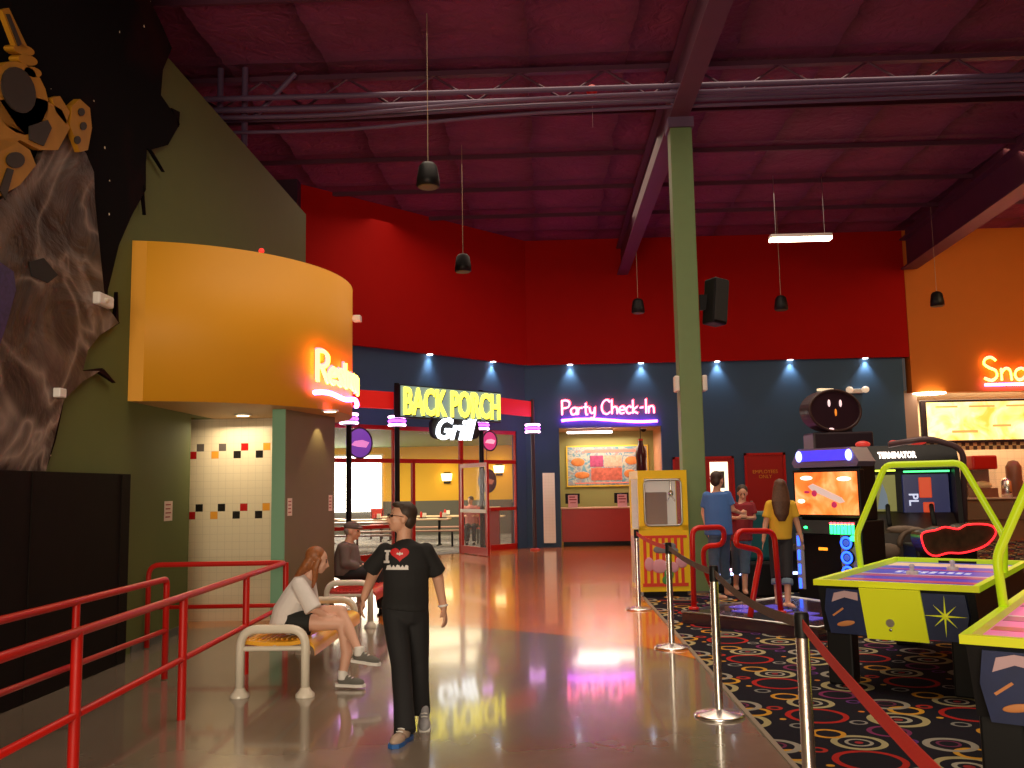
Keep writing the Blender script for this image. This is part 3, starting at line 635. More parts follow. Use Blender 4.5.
# ================================================================ grill sign and porch
FR = lambda o: frame(o, -DW, (0,0,1))
po = .85
def psp(px, o=po): 
    p = fpl(px, 420, GW(0,0,o), NWc); return (p-V((CX,CY,0))).dot(DW)
sL, sR = psp(400, po+.32), psp(502, po+.32); SW = sL-sR; cs = (sL+sR)/2
t = thing('grill_sign', 'lit BACK PORCH Grill sign with yellow capitals hung over the restaurant front', 'sign', GW(cs, 3.3, po+.2))
zc = fpl(451, 404, GW(0,0,po+.32), NWc).z
F = FR(GW(cs, zc, po+.32))
part(t, 'panel', MB().bbox((-SW/2,-.37,-.22),(SW/2,.37,-.02),.02).xf(F), M['blackm'], True)
part(t, 'lit_face', MB().box((-SW/2+.03,-.34,-.02),(SW/2-.03,.34,0)).xf(F), glow('sign_face', (.16,.24,.22), 1.0), True)
tx = text_mb('BACK PORCH', .8, .02, bold=.018); w = max(v.x for v in tx.v)-min(v.x for v in tx.v); mx = (max(v.x for v in tx.v)+min(v.x for v in tx.v))/2; hh = max(v.y for v in tx.v)-min(v.y for v in tx.v); my = (max(v.y for v in tx.v)+min(v.y for v in tx.v))/2
SC = Matrix.Diagonal((SW*.94/w, .63/hh, 1, 1)) @ Matrix.Translation((-mx,-my,0))
part(t, 'letters', MB().merge(tx).xf(F @ Matrix.Translation((0,0,.025)) @ SC), glow('yellow_letters', (1,.88,.07), 2.6), True)
part(t, 'letter_shadow', MB().merge(tx).xf(F @ Matrix.Translation((.035,-.03,-.003)) @ SC), M['blackm'], True)
zg = fpl(451, 429, GW(0,0,po+.3), NWc).z; sg = psp(456, po+.3); F2 = FR(GW(sg, zg, po+.29))
tx = text_mb('Grill', .62, .02, shear=.35, bold=.012); 
cx = (max(v.x for v in tx.v)+min(v.x for v in tx.v))/2; cyy = (max(v.y for v in tx.v)+min(v.y for v in tx.v))/2; tx.v = [v-V((cx,cyy,0)) for v in tx.v]
gw = max(v.x for v in tx.v); s = .62/gw
tx.v = [V((v.x*s, v.y*s*1.05, v.z)) for v in tx.v]
ol = smooth_path([(-.72,.0,0),(-.62,.22,0),(0,.27,0),(.6,.27,0),(.74,.05,0),(.66,-.2,0),(0,-.24,0),(-.6,-.22,0)], 5, True)
part(t, 'script_backing', MB().prism(ol, (0,0,-.12)).xf(F2), M['blackm'], True)
part(t, 'script_letters', tx.xf(F2 @ Matrix.Translation((0,0,.025))), glow('white_letters', (.85,.92,1), 4), True)
pz = 4.0
for i, (px, lab) in enumerate(((349,'dark slim porch post nearest the yellow drum'),(397,'dark slim porch post at the left end of the grill sign'),(481,'dark slim porch post behind the right half of the grill sign'),(533,'dark slim porch post standing against the blue wall'))):
    s_ = psp(px); 
    if i == 3: g0 = fz(535,550); g0 = V((g0.x, g0.y, 0))
    else: g0 = GW(s_, 0, po)
    t = thing('porch_post', lab, 'post', g0, group='porch posts of the restaurant front')
    part(t, 'pole', MB().cyl((0,0,.02),(0,0,pz),.06) if i < 3 else MB().cyl((0,0,.02),(0,0,pz-.1),.05), M['black'] if i < 3 else mat('dark_mauve_steel', (.06,.035,.05), .4)); part(t, 'foot', MB().lathe([(.13,0),(.13,.03),(.06,.05)]), M['red_paint'])
    lz = 3.05; u = thing('ring_lantern', 'pink and white ring lantern on the %s' % ['post nearest the drum','post left of the grill sign','post under the grill sign','post at the blue wall'][i], 'lantern', g0+V((0,0,lz)), group='ring lanterns on the porch posts')
    for k in range(3): part(u, 'light_ring', MB().lathe([(.19,-.028),(.21,0),(.19,.028)], (0,0,k*.09), 20), glow('white_ring' if k != 1 else 'violet_ring', (1,.6,.9) if k != 1 else (.55,.08,1), 5 if k != 1 else 4))
    part(u, 'lantern_core', MB().lathe([(.15,-.05),(.15,.24)], n=16), M['purple_dk'])
# red awning beams and blue ledge
def slab(name, a, c, z0, z1, th, m, label, cat='beam'):
    d = (c-a).normalized(); n = V((-d.y,d.x,0))*th/2
    return single(name, MB().prism([a+n+V((0,0,z0)), c+n+V((0,0,z0)), c-n+V((0,0,z0)), a-n+V((0,0,z0))], (0,0,z1-z0)), m, label, cat)
p4 = fz(533,550); p4.z = 0
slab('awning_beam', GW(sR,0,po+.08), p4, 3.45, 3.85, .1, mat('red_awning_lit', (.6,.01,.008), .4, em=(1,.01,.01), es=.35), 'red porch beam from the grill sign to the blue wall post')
slab('awning_beam', GW(psp(349),0,po), GW(sL+.0,0,po+.05), 3.4, 3.78, .1, MATS['red_awning_lit'], 'red porch beam from the yellow drum to the grill sign')
slab('awning_beam', GW(7.2,0,po), GW(psp(349),0,po), 3.4, 3.78, .1, MATS['red_awning_lit'], 'red porch beam behind the yellow drum edge')
# round signs
for i, (px, py, r, cl, o, lab) in enumerate(((359,443,.34,(.16,.05,.35),.1,'round purple and pink sign hanging in the left glazing'),(489,441,.25,(.6,.05,.2),.1,'round pink sign hanging under the grill lettering'),(487,481,.3,(.05,.02,.02),-.5,'round dark sign seen behind the open glass door'))):
    q = fpl(px, py, GW(0,0,o), NWc); t = thing('round_sign', lab, 'sign', q); F = FR(q)
    part(t, 'disc', MB().lathe([(r,-.03),(r,.03)], n=32).xf(F), mat('round_sign_%s' % 'abc'[i], cl, .4, em=cl, es=.7 if i < 2 else 0), True)
    part(t, 'rim', MB().tube([(math.cos(k*PI/16)*r, math.sin(k*PI/16)*r, .03) for k in range(32)], .02, 6, True).xf(F), M['purple_dk'], True)
    part(t, 'emblem', MB().prism([(-r*.7,-.05,.031),(-r*.2,-r*.25,.031),(r*.5,-r*.3,.031),(r*.75,r*.05,.031),(r*.2,r*.2,.031),(-r*.4,r*.12,.031)], (0,0,.012)).xf(F), mat('emblem_%s' % 'abc'[i], [(.6,.2,.3),(.8,.35,.45),(.3,.1,.05)][i], .4, em=[(.6,.2,.5),(1,.4,.5),(.3,.1,.05)][i], es=1), True)
    part(t, 'hanger', MB().cyl((0,r,0),(0,3.15-q.z,0),.008,6).xf(F), M['black'], True)
# ================================================================ party check-in
o = fy(562, 414, yb0-.08); h_ = .39
L_ = neon('Party Check-In', 1, .02, lambda x, y: V((x, y, 0)))[1]; wt = fy(656,413,yb0-.08).x-o.x; sx = wt/(L_*h_)
t = thing('neon_sign', 'pink neon Party Check-In lettering with purple underline above the counter', 'sign', (o.x+wt/2, yb0, o.z-.15))
part(t, 'letters', neon('Party Check-In', h_, .02, lambda x, y: V((o.x+x*sx, yb0-.09, o.z+y-.03)))[0], glow('hot_pink_neon', (1,.22,.36), 6), True)
part(t, 'letter_outline', neon('Party Check-In', h_, .012, lambda x, y: V((o.x+x*sx+.03, yb0-.03, o.z+y)))[0], glow('red_neon', (1,.04,.05), 12), True)
part(t, 'underline', MB().tube([V((o.x-.02+wt*i/24*1.02, yb0-.07, o.z-.2+.05*math.sin(i/24*PI*1.6+.4))) for i in range(25)], .035, 8), glow('violet_neon', (.62,.08,1), 16), True)
a = fy(567,427,yb1+.5); b_ = fy(612,427,yb1+.5)
t = thing('tube_light', 'white tube light on the soffit above the party counter', 'light', ((a.x+b_.x)/2,yb1+.5,3.1)); w = (b_.x-a.x)/2
part(t, 'housing', MB().bbox((-w,-.07,.03),(w,.07,.099),.01), M['white']); part(t, 'tube', MB().bbox((-w,-.05,-.02),(w,.05,.03),.01), glow('tube_white', (1,.8,.75), 14))
t = thing('camera_dome', 'small dark dome camera in the check-in soffit corner', 'camera', (2.75,YB+.9,3.2)); part(t, 'dome', MB().ell((0,0,-.04),(.08,.08,.07)), M['black']); part(t, 'ring', MB().lathe([(.1,-.03),(.1,-.001)]), M['white'])
t = thing('service_counter', 'red laminate party counter with pale worktop', 'counter', (1.45,YB+.75,0))
part(t, 'front_panel', MB().box((-1.04,-.3,.12),(1.6,.3,1.0)), M['red_lam']); part(t, 'worktop', MB().bbox((-1.06,-.34,1.0),(1.66,.34,1.04),.01), mat('peach_worktop', (.8,.5,.3), .3)); part(t, 'kick', MB().box((-1.0,-.24,0),(1.56,.24,.12)), M['black'])
for i, px in enumerate((572,621)):
    q = fy(px, 500, YB+.7); t = thing('monitor', ['dark monitor at the left end of the party counter','dark monitor at the right end of the party counter'][i], 'monitor', (q.x,YB+.8,1.04), .15 if i else -.15)
    part(t, 'screen', MB().bbox((-.18,-.03,.1),(.22,.03,.38),.01), M['black']); part(t, 'stand', MB().bbox((-.03,-.03,.0),(.05,.03,.12),.005), M['black']); part(t, 'foot', MB().bbox((-.1,-.08,0),(.12,.08,.015),.005), M['black'])
    s = thing('counter_card', ['pink printed card in front of the left monitor','pink printed card in front of the right monitor'][i], 'card', (q.x+.02,YB+.55,1.04)); part(s, 'card', MB().box((-.13,-.004,0),(.13,.004,.34)), mat('pink_card', (.85,.5,.5), .6)); part(s, 'print', MB().box((-.1,-.006,.2),(.1,-.004,.23)).box((-.08,-.006,.12),(.08,-.004,.14)).box((-.1,-.006,.27),(.06,-.004,.3)), mat('notice_ink', (.35,.02,.03), .6))
t = thing('desk_lamp', 'small black gooseneck fixture between the two monitors', 'lamp', (2.0,YB+.75,1.04)); part(t, 'stem', MB().tube(smooth_path([(0,0,0),(0,0,.2),(.03,-.05,.3)],4),.012,8), M['black']); part(t, 'head', MB().ell((.03,-.06,.31),(.06,.05,.05)), M['black'])
a = fy(566,446,26.9); c = fy(648,445,26.9); e = fy(567,487,26.9)
t = thing('party_poster', 'wide blue and orange food picture with a yellow border on the olive wall', 'poster', ((a.x+c.x)/2,26.97,e.z)); w = (c.x-a.x)/2; h = a.z-e.z
part(t, 'border', MB().box((-w,-.02,0),(w,.02,h)), mat('yellow_border', (.85,.6,.05), .5))
g = NG('wavy_poster', .4); g.col(g.ramp(g.noise(1.8, 2, dist=3.5), [(.4,(.12,.30,.42)),(.5,(.55,.52,.42)),(.56,(.15,.3,.45)),(.66,(.5,.3,.2))]))
part(t, 'picture', MB().box((-w+.04,-.026,.04),(w-.04,-.02,h-.04)), g.m)
b = MB()
for (x, z, rx, rz) in ((-w*.72,h*.6,.2,.12),(-w*.62,h*.28,.22,.1),(w*.6,h*.62,.2,.12),(w*.55,h*.3,.18,.12)): part(t, 'food_picture', MB().ell((x,-.03,z),(rx,.012,rz)), mat('fried_food', (.6,.2,.05), .6, noise_=.5, nscale=12))
part(t, 'party_scene', MB().box((-w*.4,-.034,h*.15),(w*.35,-.027,h*.45)), mat('party_scene', (.5,.12,.08), .6, noise_=.8, nscale=14)); part(t, 'room_scene', MB().box((-w*.42,-.034,h*.48),(-w*.1,-.027,h*.75)), mat('room_scene', (.35,.05,.15), .6, noise_=.8, nscale=14)); part(t, 'cake_scene', MB().box((-w*.08,-.034,h*.48),(w*.35,-.027,h*.75)), mat('cake_scene', (.7,.4,.3), .6, noise_=.6, nscale=14))
part(t, 'headline', MB().box((-w*.55,-.034,h*.83),(w*.7,-.027,h*.9)).box((-w*.8,-.034,h*.07),(w*.8,-.027,h*.1)), mat('headline_pink', (.8,.25,.2), .6))
q = fy(641,456,YB+.45)
t = thing('giant_bottle', 'large dark brown bottle-shaped prop hanging beside the poster', 'prop', (q.x,YB+.45,q.z-.42)); part(t, 'bottle', MB().lathe([(.11,0),(.14,.05),(.13,.25),(.15,.42),(.14,.55),(.07,.75),(.06,.84)], n=20), mat('cola_brown', (.06,.012,.01), .2)); part(t, 'cap', MB().lathe([(.07,.84),(.07,.89)], n=16), M['red_paint']); part(t, 'bracket', MB().cyl((0,0,.88),(0,0,3.2-(q.z-.42)),.01), M['black'])
a = fy(542.5,473,yb0); c = fy(554.5,473,yb0); e = fy(548,543,yb0)
t = thing('tile_strip', 'tall pale tiled strip on the blue wall left of the party counter', 'panel', ((a.x+c.x)/2,yb0-.03,e.z)); w = (c.x-a.x)/2; part(t, 'tiles', MB().box((-w,-.02,0),(w,.03,a.z-e.z)), tile_mat('small_cream_tiles', 0, 0, .085, [], (.85,.7,.55))); 
# ================================================================ crane game
cg = thing('crane_game', 'yellow crane prize game with red striped front beside the green column', 'arcade game', (1.67,14.0,0), .06)
W2, D2, H2 = .36, .42, 1.82
part(cg, 'cabinet', MB().box((-W2,-D2,.08),(W2,D2,.95)).box((-W2,-D2,1.70),(W2,D2,H2)).box((-W2,D2-.04,.95),(W2,D2,1.7)).box((-W2,-D2,.95),(-W2+.09,-D2+.06,1.7)).box((W2-.09,-D2,.95),(W2,-D2+.06,1.7)).box((-W2,-D2,.95),(W2,-D2+.05,1.02)), M['crane_y'])
part(cg, 'plinth', MB().box((-W2+.04,-D2+.05,0),(W2-.04,D2-.05,.08)), M['black'])
part(cg, 'glass', MB().box((-W2+.09,-D2+.02,1.02),(W2-.09,-D2+.03,1.70)).box((-W2+.005,-D2+.06,.98),(-W2+.015,D2-.05,1.70)), M['glass'])
part(cg, 'window_frame', MB().tube(fillet([(-W2+.09,-D2-.004,1.02),(W2-.09,-D2-.004,1.02),(W2-.09,-D2-.004,1.68),(-W2+.09,-D2-.004,1.68)],.07,5,True), .015, 6, True), M['steel'])
part(cg, 'inner_box', MB().box((-.27,-.2,.95),(.1,.2,1.5)), mat('smoky_box', (.22,.14,.12), .2)); part(cg, 'inner_back', MB().box((-W2+.02,D2-.08,.95),(W2-.02,D2-.05,1.7)), mat('silver_lining', (.5,.45,.4), .3, em=(1,.85,.7), es=.25))
part(cg, 'claw', MB().cyl((.2,0,1.7),(.2,0,1.5),.012).ell((.2,0,1.48),(.04,.04,.05)).cyl((.2,0,1.46),(.26,0,1.36),.008).cyl((.2,0,1.46),(.14,0,1.36),.008), M['chrome'])
b = MB(); 
for k in range(7): b.box((-.31+k*.09,-D2-.006,.15),(-.265+k*.09,-D2-.001,.86))
part(cg, 'red_stripes', b.box((-.33,-D2-.007,.15),(.33,-D2-.002,.2)).box((-.33,-D2-.007,.84),(.33,-D2-.002,.88)), mat('stripe_red', (.7,.05,.02), .5))
b = MB()
for (x, z, rx, rz) in ((-.23,.47,.07,.1),(-.08,.44,.12,.1),(.24,.5,.09,.09),(.1,.42,.1,.08)): b.ell((x,-D2-.004,z),(rx,.012,rz))
part(cg, 'pink_balloons', b, mat('balloon_pink', (.7,.35,.45), .5))
part(cg, 'grey_title', MB().ell((0,-D2-.006,.7),(.17,.01,.07),rot=Matrix.Rotation(-.2,3,'Y')).ell((.1,-D2-.006,.66),(.1,.01,.05)), mat('title_grey', (.2,.22,.26), .5))
part(cg, 'green_figure', MB().ell((.05,-D2-.006,.33),(.07,.01,.1)).ell((.0,-D2-.006,.24),(.05,.01,.06)), mat('figure_green', (.05,.3,.06), .5))
part(cg, 'side_art', MB().box((-W2-.004,-D2+.06,.15),(-W2,D2-.06,.85)), mat('side_art', (.75,.45,.3), .5, noise_=.7, nscale=7))
# ================================================================ dance machine: cabinet, pad and bars
ang = math.atan2(-.66,-.75)+PI/2     # cabinet local -Y looks at the pad
dm = thing('dance_game', 'dance arcade machine with orange screen, blue marquee and blue ring speakers', 'arcade game', (3.68,12.35,.008), ang); dm.scale = (.92,.92,.93)
# local: x along the face, -y to the player
hw = .53
pr = [(-hw,0),(hw,0),(hw,.5),(-hw,.5)]
part(dm, 'cabinet', MB().bbox((-hw,0,.0),(hw,.6,1.18),.02).bbox((-hw+.03,.12,1.18),(hw-.03,.5,2.02),.02), M['black'])
part(dm, 'screen_bezel', MB().bbox((-.54,.0,1.22),(.54,.13,1.90),.02), M['black'])
g = NG('game_picture', .3); X, Y, Z = g.xyz(); nn = g.noise(2.2, 3, dist=1.5)
g.col(g.ramp(nn, [(.3,(.8,.10,.01)),(.5,(1,.26,.05)),(.7,(1,.5,.2))]), 1.0)
part(dm, 'screen', MB().box((-.5,-.006,1.26),(.5,.0,1.86)), g.m)
sk = MB().prism([(-.28,-.012,1.66),(-.2,-.012,1.70),(.25,-.012,1.5),(.3,-.012,1.44),(.22,-.012,1.42),(-.22,-.012,1.6)], (0,.006,0)); part(dm, 'skateboard_picture', sk, mat('deck_grey', (.5,.42,.38), .4, em=(.6,.45,.4), es=.8))
part(dm, 'wheel_picture', MB().ell((-.18,-.012,1.56),(.045,.006,.045)).ell((.13,-.012,1.4),(.045,.006,.045)).ell((-.3,-.012,1.58),(.05,.006,.02)), mat('wheel_red', (.3,.02,.05), .4, em=(.5,.03,.1), es=.8))
part(dm, 'highlight_picture', MB().ell((-.3,-.01,1.78),(.1,.005,.03)).ell((.3,-.01,1.76),(.11,.005,.03)).ell((-.4,-.01,1.45),(.06,.005,.03)), glow('screen_white', (1,.85,.75), 2.4))
mq = MB().prism([(-.5,.0,1.93),(.5,.0,1.93),(.54,.0,2.0),(.42,.0,2.2),(-.42,.0,2.2),(-.54,.0,2.0)], (0,.45,0)); part(dm, 'marquee', mq, mat('grey_violet_plastic', (.16,.14,.22), .3))
part(dm, 'marquee_light', MB().prism([(-.42,-.012,2.02),(.42,-.012,2.02),(.36,-.012,2.17),(-.36,-.012,2.17)], (0,.012,0)), mat('blue_marquee', (.05,.05,.6), .3, em=(.05,.04,1), es=1.1, noise_=.5))
for x in (-.4,.4): part(dm, 'marquee_lamp', MB().ell((x,-.02,2.09),(.05,.03,.08)), glow('pale_blue_lamp', (.25,.3,1), 5))
part(dm, 'control_panel', MB().prism([(-.45,-.12,1.0),(-.45,-.0,1.18),(-.45,.02,1.18),(-.45,.02,.98)], (.9,0,0)), M['black']); part(dm, 'control_buttons', MB().ell((-.3,-.09,1.08),(.03,.02,.02)).ell((.3,-.09,1.08),(.03,.02,.02)), glow('green_led', (.03,1,.2), 4))
b = MB(); b2 = MB()
for k in range(7): b.box((.12+k*.055,-.14,1.0),(.155+k*.055,-.121,1.13)); b2.box((.12+k*.055,-.14,1.135),(.155+k*.055,-.121,1.16))
part(dm, 'green_level_lights', b.ell((.46,-.12,.95),(.05,.02,.04)), glow('green_led', (.03,1,.2), 4)); part(dm, 'red_level_lights', b2, glow('red_neon', (1,.04,.05), 12))
part(dm, 'speaker_panel', MB().box((.2,-.014,.2),(.46,-.001,1.0)), mat('silver_panel', (.42,.42,.46), .35)); part(dm, 'speaker_panel', MB().box((-.52,-.014,.2),(-.4,-.001,1.0)), MATS['silver_panel'])
for i, z in enumerate((.88,.68,.48,.28)):
    part(dm, 'speaker_cone', MB().lathe([(.045,0),(.03,.012),(.01,.006)], (.31,-.061,z), 16, axis=(0,-1,0)), mat('cone_blue', (.02,.04,.2), .4, em=(.1,.2,1), es=.6)); sp = part(dm, 'speaker', MB().lathe([(.1,-.02),(.1,.02),(.07,.03)], (.31,-.03,z), 20, axis=(0,-1,0)), M['black'])
    part(sp, 'light_ring', MB().tube([(.31+.075*math.cos(k*PI/10),-.062,z+.075*math.sin(k*PI/10)) for k in range(20)], .017, 6, True), glow('blue_ring', (.02,.09,1), 4))
    part(dm, 'blue_side_light', MB().bbox((-.5,-.025,z-.07),(-.46,-.012,z+.07),.004), glow('blue_ring', (.02,.09,1), 4))
part(dm, 'coin_plate', MB().box((-.16,-.008,.76),(-.02,-.001,.8)), glow('amber_led', (1,.35,.02), 1.5))
A_ = V((1.55,11.0,0)); B_ = V((2.72,9.65,0)); du = (B_-A_).normalized(); dv = V((-du.y, du.x, 0)); 
if dv.x < 0: dv = -dv
pd = thing('dance_platform', 'raised dark dance platform with lit arrow pads where the children stand', 'platform', (*((A_+B_)/2+dv*.8).xy, .008))
L = (B_-A_).length
part(pd, 'deck', MB().prism([A_, B_, B_+dv*1.62, A_+dv*2.05], (0,0,.14)), mat('deck_dark', (.05,.025,.035), .2, coat=.5), True)
part(pd, 'steel_edge', MB().tube([A_+V((0,0,.14)), B_+V((0,0,.14)), B_+dv*1.62+V((0,0,.14)), A_+dv*2.05+V((0,0,.14))], .014, 6, True), M['steel'], True)
for i in range(2):
    for (u, v) in ((0,1),(1,0),(2,1),(1,2)):
        o = A_+du*(.15+i*.85+u*.25)+dv*(.4+v*.27)+V((0,0,.141)); part(pd, 'arrow_pad', MB().prism([o, o+du*.22, o+du*.22+dv*.24, o+dv*.24], (0,0,.006)), mat('pad_blue' if (u+v) % 2 else 'pad_pink', (.12,.08,.4) if (u+v) % 2 else (.4,.06,.15), .15, em=(.2,.15,1) if (u+v) % 2 else (1,.1,.2), es=.35), True)
def bar(name, label, seq, r=.032):
    pts = [fy(px, py, yy) for px, py, yy in seq]; pts[0].z = .15; 
    q = V((pts[0].x, pts[0].y, .15)); t = thing(name, label, 'handrail', q)
    part(t, 'tube', MB().tube(fillet(pts, .12, 6), r, 10), M['red_paint'], True)
    part(t, 'foot', MB().lathe([(.06,-.001),(.06,.02),(.035,.03)], pts[0]), M['red_paint'], True)
    return t, pts
g1 = fz(694,609,.15).y; bar('safety_bar', 'red looped safety bar on the platform left of the boy in blue', [(694,609,g1),(692,528,g1-.02),(724,527,g1+.25),(724,545,g1+.35),(703,546,g1+.5),(704,566,g1+.6),(716,598,g1+.9)])
g2 = fz(780,613,.15).y; bar('safety_bar', 'red looped safety bar on the platform in front of the girl in yellow', [(781,613,g2),(774,531,g2-.03),(738,531,g2-.25),(735,545,g2-.3),(762,551,g2-.1),(757,575,g2-.15),(750,617,g2-.3)])
# second low machine with a light strip behind the children
t = thing('low_arcade_base', 'low black machine base with pink and blue light strip behind the children', 'arcade game', (3.05,14.2,.008))
part(t, 'body', MB().bbox((-.6,-.3,0),(1.1,.5,.62),.03), M['black']); part(t, 'pink_strip', MB().cyl((-.55,-.33,.34),(.2,-.33,.34),.02), glow('soft_pink_strip', (1,.45,.6), 5)); part(t, 'blue_strip', MB().cyl((-.55,-.33,.28),(1.0,-.33,.28),.02), glow('soft_blue_strip', (.45,.55,1), 4))
t = thing('arcade_back_cabinet', 'teal arcade seat back behind the child in red', 'arcade game', (3.0,13.5,.008)); part(t, 'seat_back', MB().bbox((-.18,-.1,.5),(.2,.1,1.2),.05), mat('teal_vinyl', (.01,.12,.14), .4)); part(t, 'seat_base', MB().bbox((-.2,-.2,0),(.22,.25,.5),.04), M['black'])
# ================================================================ purple machine with oval topper
t = thing('oval_top_machine', 'tall dark purple game cabinet topped by a big oval face-like sign', 'arcade game', (4.78,15.3,.008))
part(t, 'cabinet', MB().bbox((-.46,-.3,0),(.5,.3,2.4),.03), M['purple_dk'])
F = Matrix.Translation((-.1,-.1,2.75)) @ Matrix.Rotation(.35, 4, 'Z')
ring = lambda rx, rz, y: [(rx*math.cos(k*PI/20), y, rz*math.sin(k*PI/20)) for k in range(40)]
part(t, 'oval_sign', MB().prism(ring(.50,.34,-.12), (0,.26,0)).xf(F), mat('oval_purple', (.035,.016,.03), .35)); part(t, 'oval_rim', MB().tube(ring(.49,.33,-.12), .025, 6, True).xf(F), mat('rim_brown', (.06,.03,.03), .4))
part(t, 'pale_marks', MB().ell((-.12,-.13,.12),(.025,.01,.06)).ell((.1,-.13,.12),(.025,.01,.06)).ell((-.1,-.13,-.3),(.05,.01,.02)).xf(F), glow('pale_mark', (1,.7,.7), 1.0)); part(t, 'orange_mark', MB().ell((0,-.13,-.03),(.02,.01,.06)).xf(F), glow('orange_mark', (1,.3,.03), .7))
part(t, 'top_lamp', MB().bbox((-.22,-.06,.33),(.05,.04,.37),.01).xf(F), glow('cream_lamp', (1,.8,.5), .8)); part(t, 'neck', MB().box((-.12,-.05,2.38),(.25,.1,2.5)), M['purple_dk'])
q = fy(857,391,yb0-.06); t = thing('emergency_light', 'twin-head emergency light on the blue wall right of the oval sign', 'light', q); part(t, 'box', MB().bbox((-.16,-.03,-.06),(.16,.06,.06),.01), M['white']); 
for x in (-.22,.2): part(t, 'lamp_head', MB().ell((x,-.08,.03),(.1,.08,.09)), mat('lamp_lens', (.8,.65,.5), .3, em=(1,.75,.5), es=.5))
# ================================================================ shooter cabinet
tm = thing('shooter_game', 'big black shooting game with lit marquee lettering and twin screens', 'arcade game', (5.05,13.2,.008), -.26); tm.scale = (1.04,1.04,1.04)
part(tm, 'cabinet', MB().box((-.62,.5,0),(.66,1.3,1.98)).prism([(-.62,-.15,1.7),(-.62,.5,1.7),(-.62,.5,2.02),(-.62,.1,2.02)], (1.28,0,0)).prism([(.6,-.2,0),(.6,.5,0),(.6,.5,2.0),(.6,.1,2.02),(.6,-.1,1.75)], (.06,0,0)).prism([(-.62,-.2,0),(-.62,.5,0),(-.62,.5,1.98),(-.62,.2,1.98)], (.05,0,0)), M['black'])
part(tm, 'hood', MB().tube(fillet([(-.2,-.14,2.02),(.3,-.14,2.1),(.72,-.1,1.95),(.72,.2,.9)],.15), .04, 8), mat('hood_mauve', (.12,.07,.08), .35))
tx = text_mb('TERMINATOR', .12, .006, bold=.004); w = max(v.x for v in tx.v)-min(v.x for v in tx.v)
part(tm, 'marquee_letters', tx.xf(Matrix.Translation((-.1,-.1,1.88)) @ Matrix.Rotation(PI/2-.55, 4, 'X') @ Matrix.Diagonal((.48/w, 1.1, 1, 1))), glow('marquee_white', (1,.85,.75), 3))
part(tm, 'left_screen', MB().box((-.52,.3,1.12),(-.1,.49,1.62)), mat('green_game_screen', (.12,.13,.03), .3, em=(.45,.42,.08), es=.3, noise_=.4, nscale=4)); part(tm, 'screen_figure', MB().prism([(-.35,.29,1.15),(-.2,.29,1.15),(-.22,.29,1.35),(-.27,.29,1.5),(-.31,.29,1.35)], (0,.009,0)), mat('screen_figure', (.12,.16,.18), .4, em=(.3,.4,.5), es=.35))
part(tm, 'right_screen', MB().box((.0,.35,1.05),(.58,.49,1.62)), mat('blue_game_screen', (.01,.015,.06), .3, em=(.02,.04,.25), es=.2)); part(tm, 'red_panel', MB().bbox((.2,.32,1.3),(.36,.349,1.58),.012).bbox((.24,.32,1.1),(.38,.349,1.24),.012), mat('red_panel', (.5,.05,.02), .4, em=(1,.1,.03), es=.5))
tx = text_mb('PL', .17, .003, bold=.003); part(tm, 'side_letters', tx.xf(Matrix.Translation((.12,.34,1.28)) @ Matrix.Rotation(PI/2, 4, 'X') @ Matrix.Rotation(-PI/2, 4, 'Z')), glow('panel_white', (.7,.75,1), .8))
part(tm, 'green_light_strip', MB().cyl((.0,.2,1.66),(.58,.2,1.66),.012), glow('green_strip', (.1,1,.3), 2)); part(tm, 'yellow_light_strip', MB().cyl((-.55,.2,1.68),(-.1,.2,1.68),.012), glow('yellow_strip', (.8,1,.1), 2))
part(tm, 'control_console', MB().prism([(-.57,-.25,.0),(-.57,-.25,.85),(-.57,.3,1.1),(-.57,.5,1.1),(-.57,.5,0)], (1.17,0,0)), mat('console_art', (.05,.03,.02), .4, noise_=.95, nscale=3.5))
b = MB().tube([(.05+.2*math.cos(k*PI/10-.5), -.28+.02, .7+.2*math.sin(k*PI/10-.5)) for k in range(13)], .035, 8).ell((-.3,-.26,.62),(.16,.03,.1)).ell((-.1,-.26,.9),(.2,.03,.05)); part(tm, 'swirl_art', b, mat('swirl_cream', (.24,.17,.12), .5, noise_=.5))
for x in (-.25,.3): part(tm, 'light_gun', MB().tube([(x,-.2,.95),(x,-.05,1.1),(x+.02,.16,1.2)], .03, 8).cyl((x,-.16,1.0),(x,-.2,.88),.022), M['blackm'])
part(tm, 'red_top_lights', MB().ell((-.5,.2,2.05),(.1,.06,.05)).ell((-.1,.25,2.06),(.06,.05,.04)).ell((.2,.2,2.06),(.12,.06,.04)), mat('dim_red_lamp', (.3,.02,.02), .3, em=(1,.06,.04), es=.5, noise_=.6, nscale=20))
# red neon edged game
o = fy(958,541,10.8); t = thing('neon_edge_game', 'low game housing outlined by a scalloped red neon tube behind the air hockey table', 'arcade game', (o.x,11.2,.008))
lp = [(922,541),(923,533),(936,530),(945,527),(958,529),(966,525),(980,524),(992,526),(996,533),(989,543),(978,549),(962,553),(948,553),(936,556),(927,552)]
P = [fy(a, b2_, 10.8) for a, b2_ in lp]
part(t, 'neon_outline', MB().tube(smooth_path(P, 4, True), .010, 6, True), glow('red_loop_neon', (1,.015,.02), 3), True)
part(t, 'face', MB().prism([p+V((0,.02,0)) for p in smooth_path(P, 3, True)], (0,.3,0)), mat('dark_game_face', (.05,.03,.015), .3, noise_=.9, nscale=14), True)
part(t, 'stand', MB().bbox((-.35,-.1,0),(.35,.35,.85),.03), M['black'])
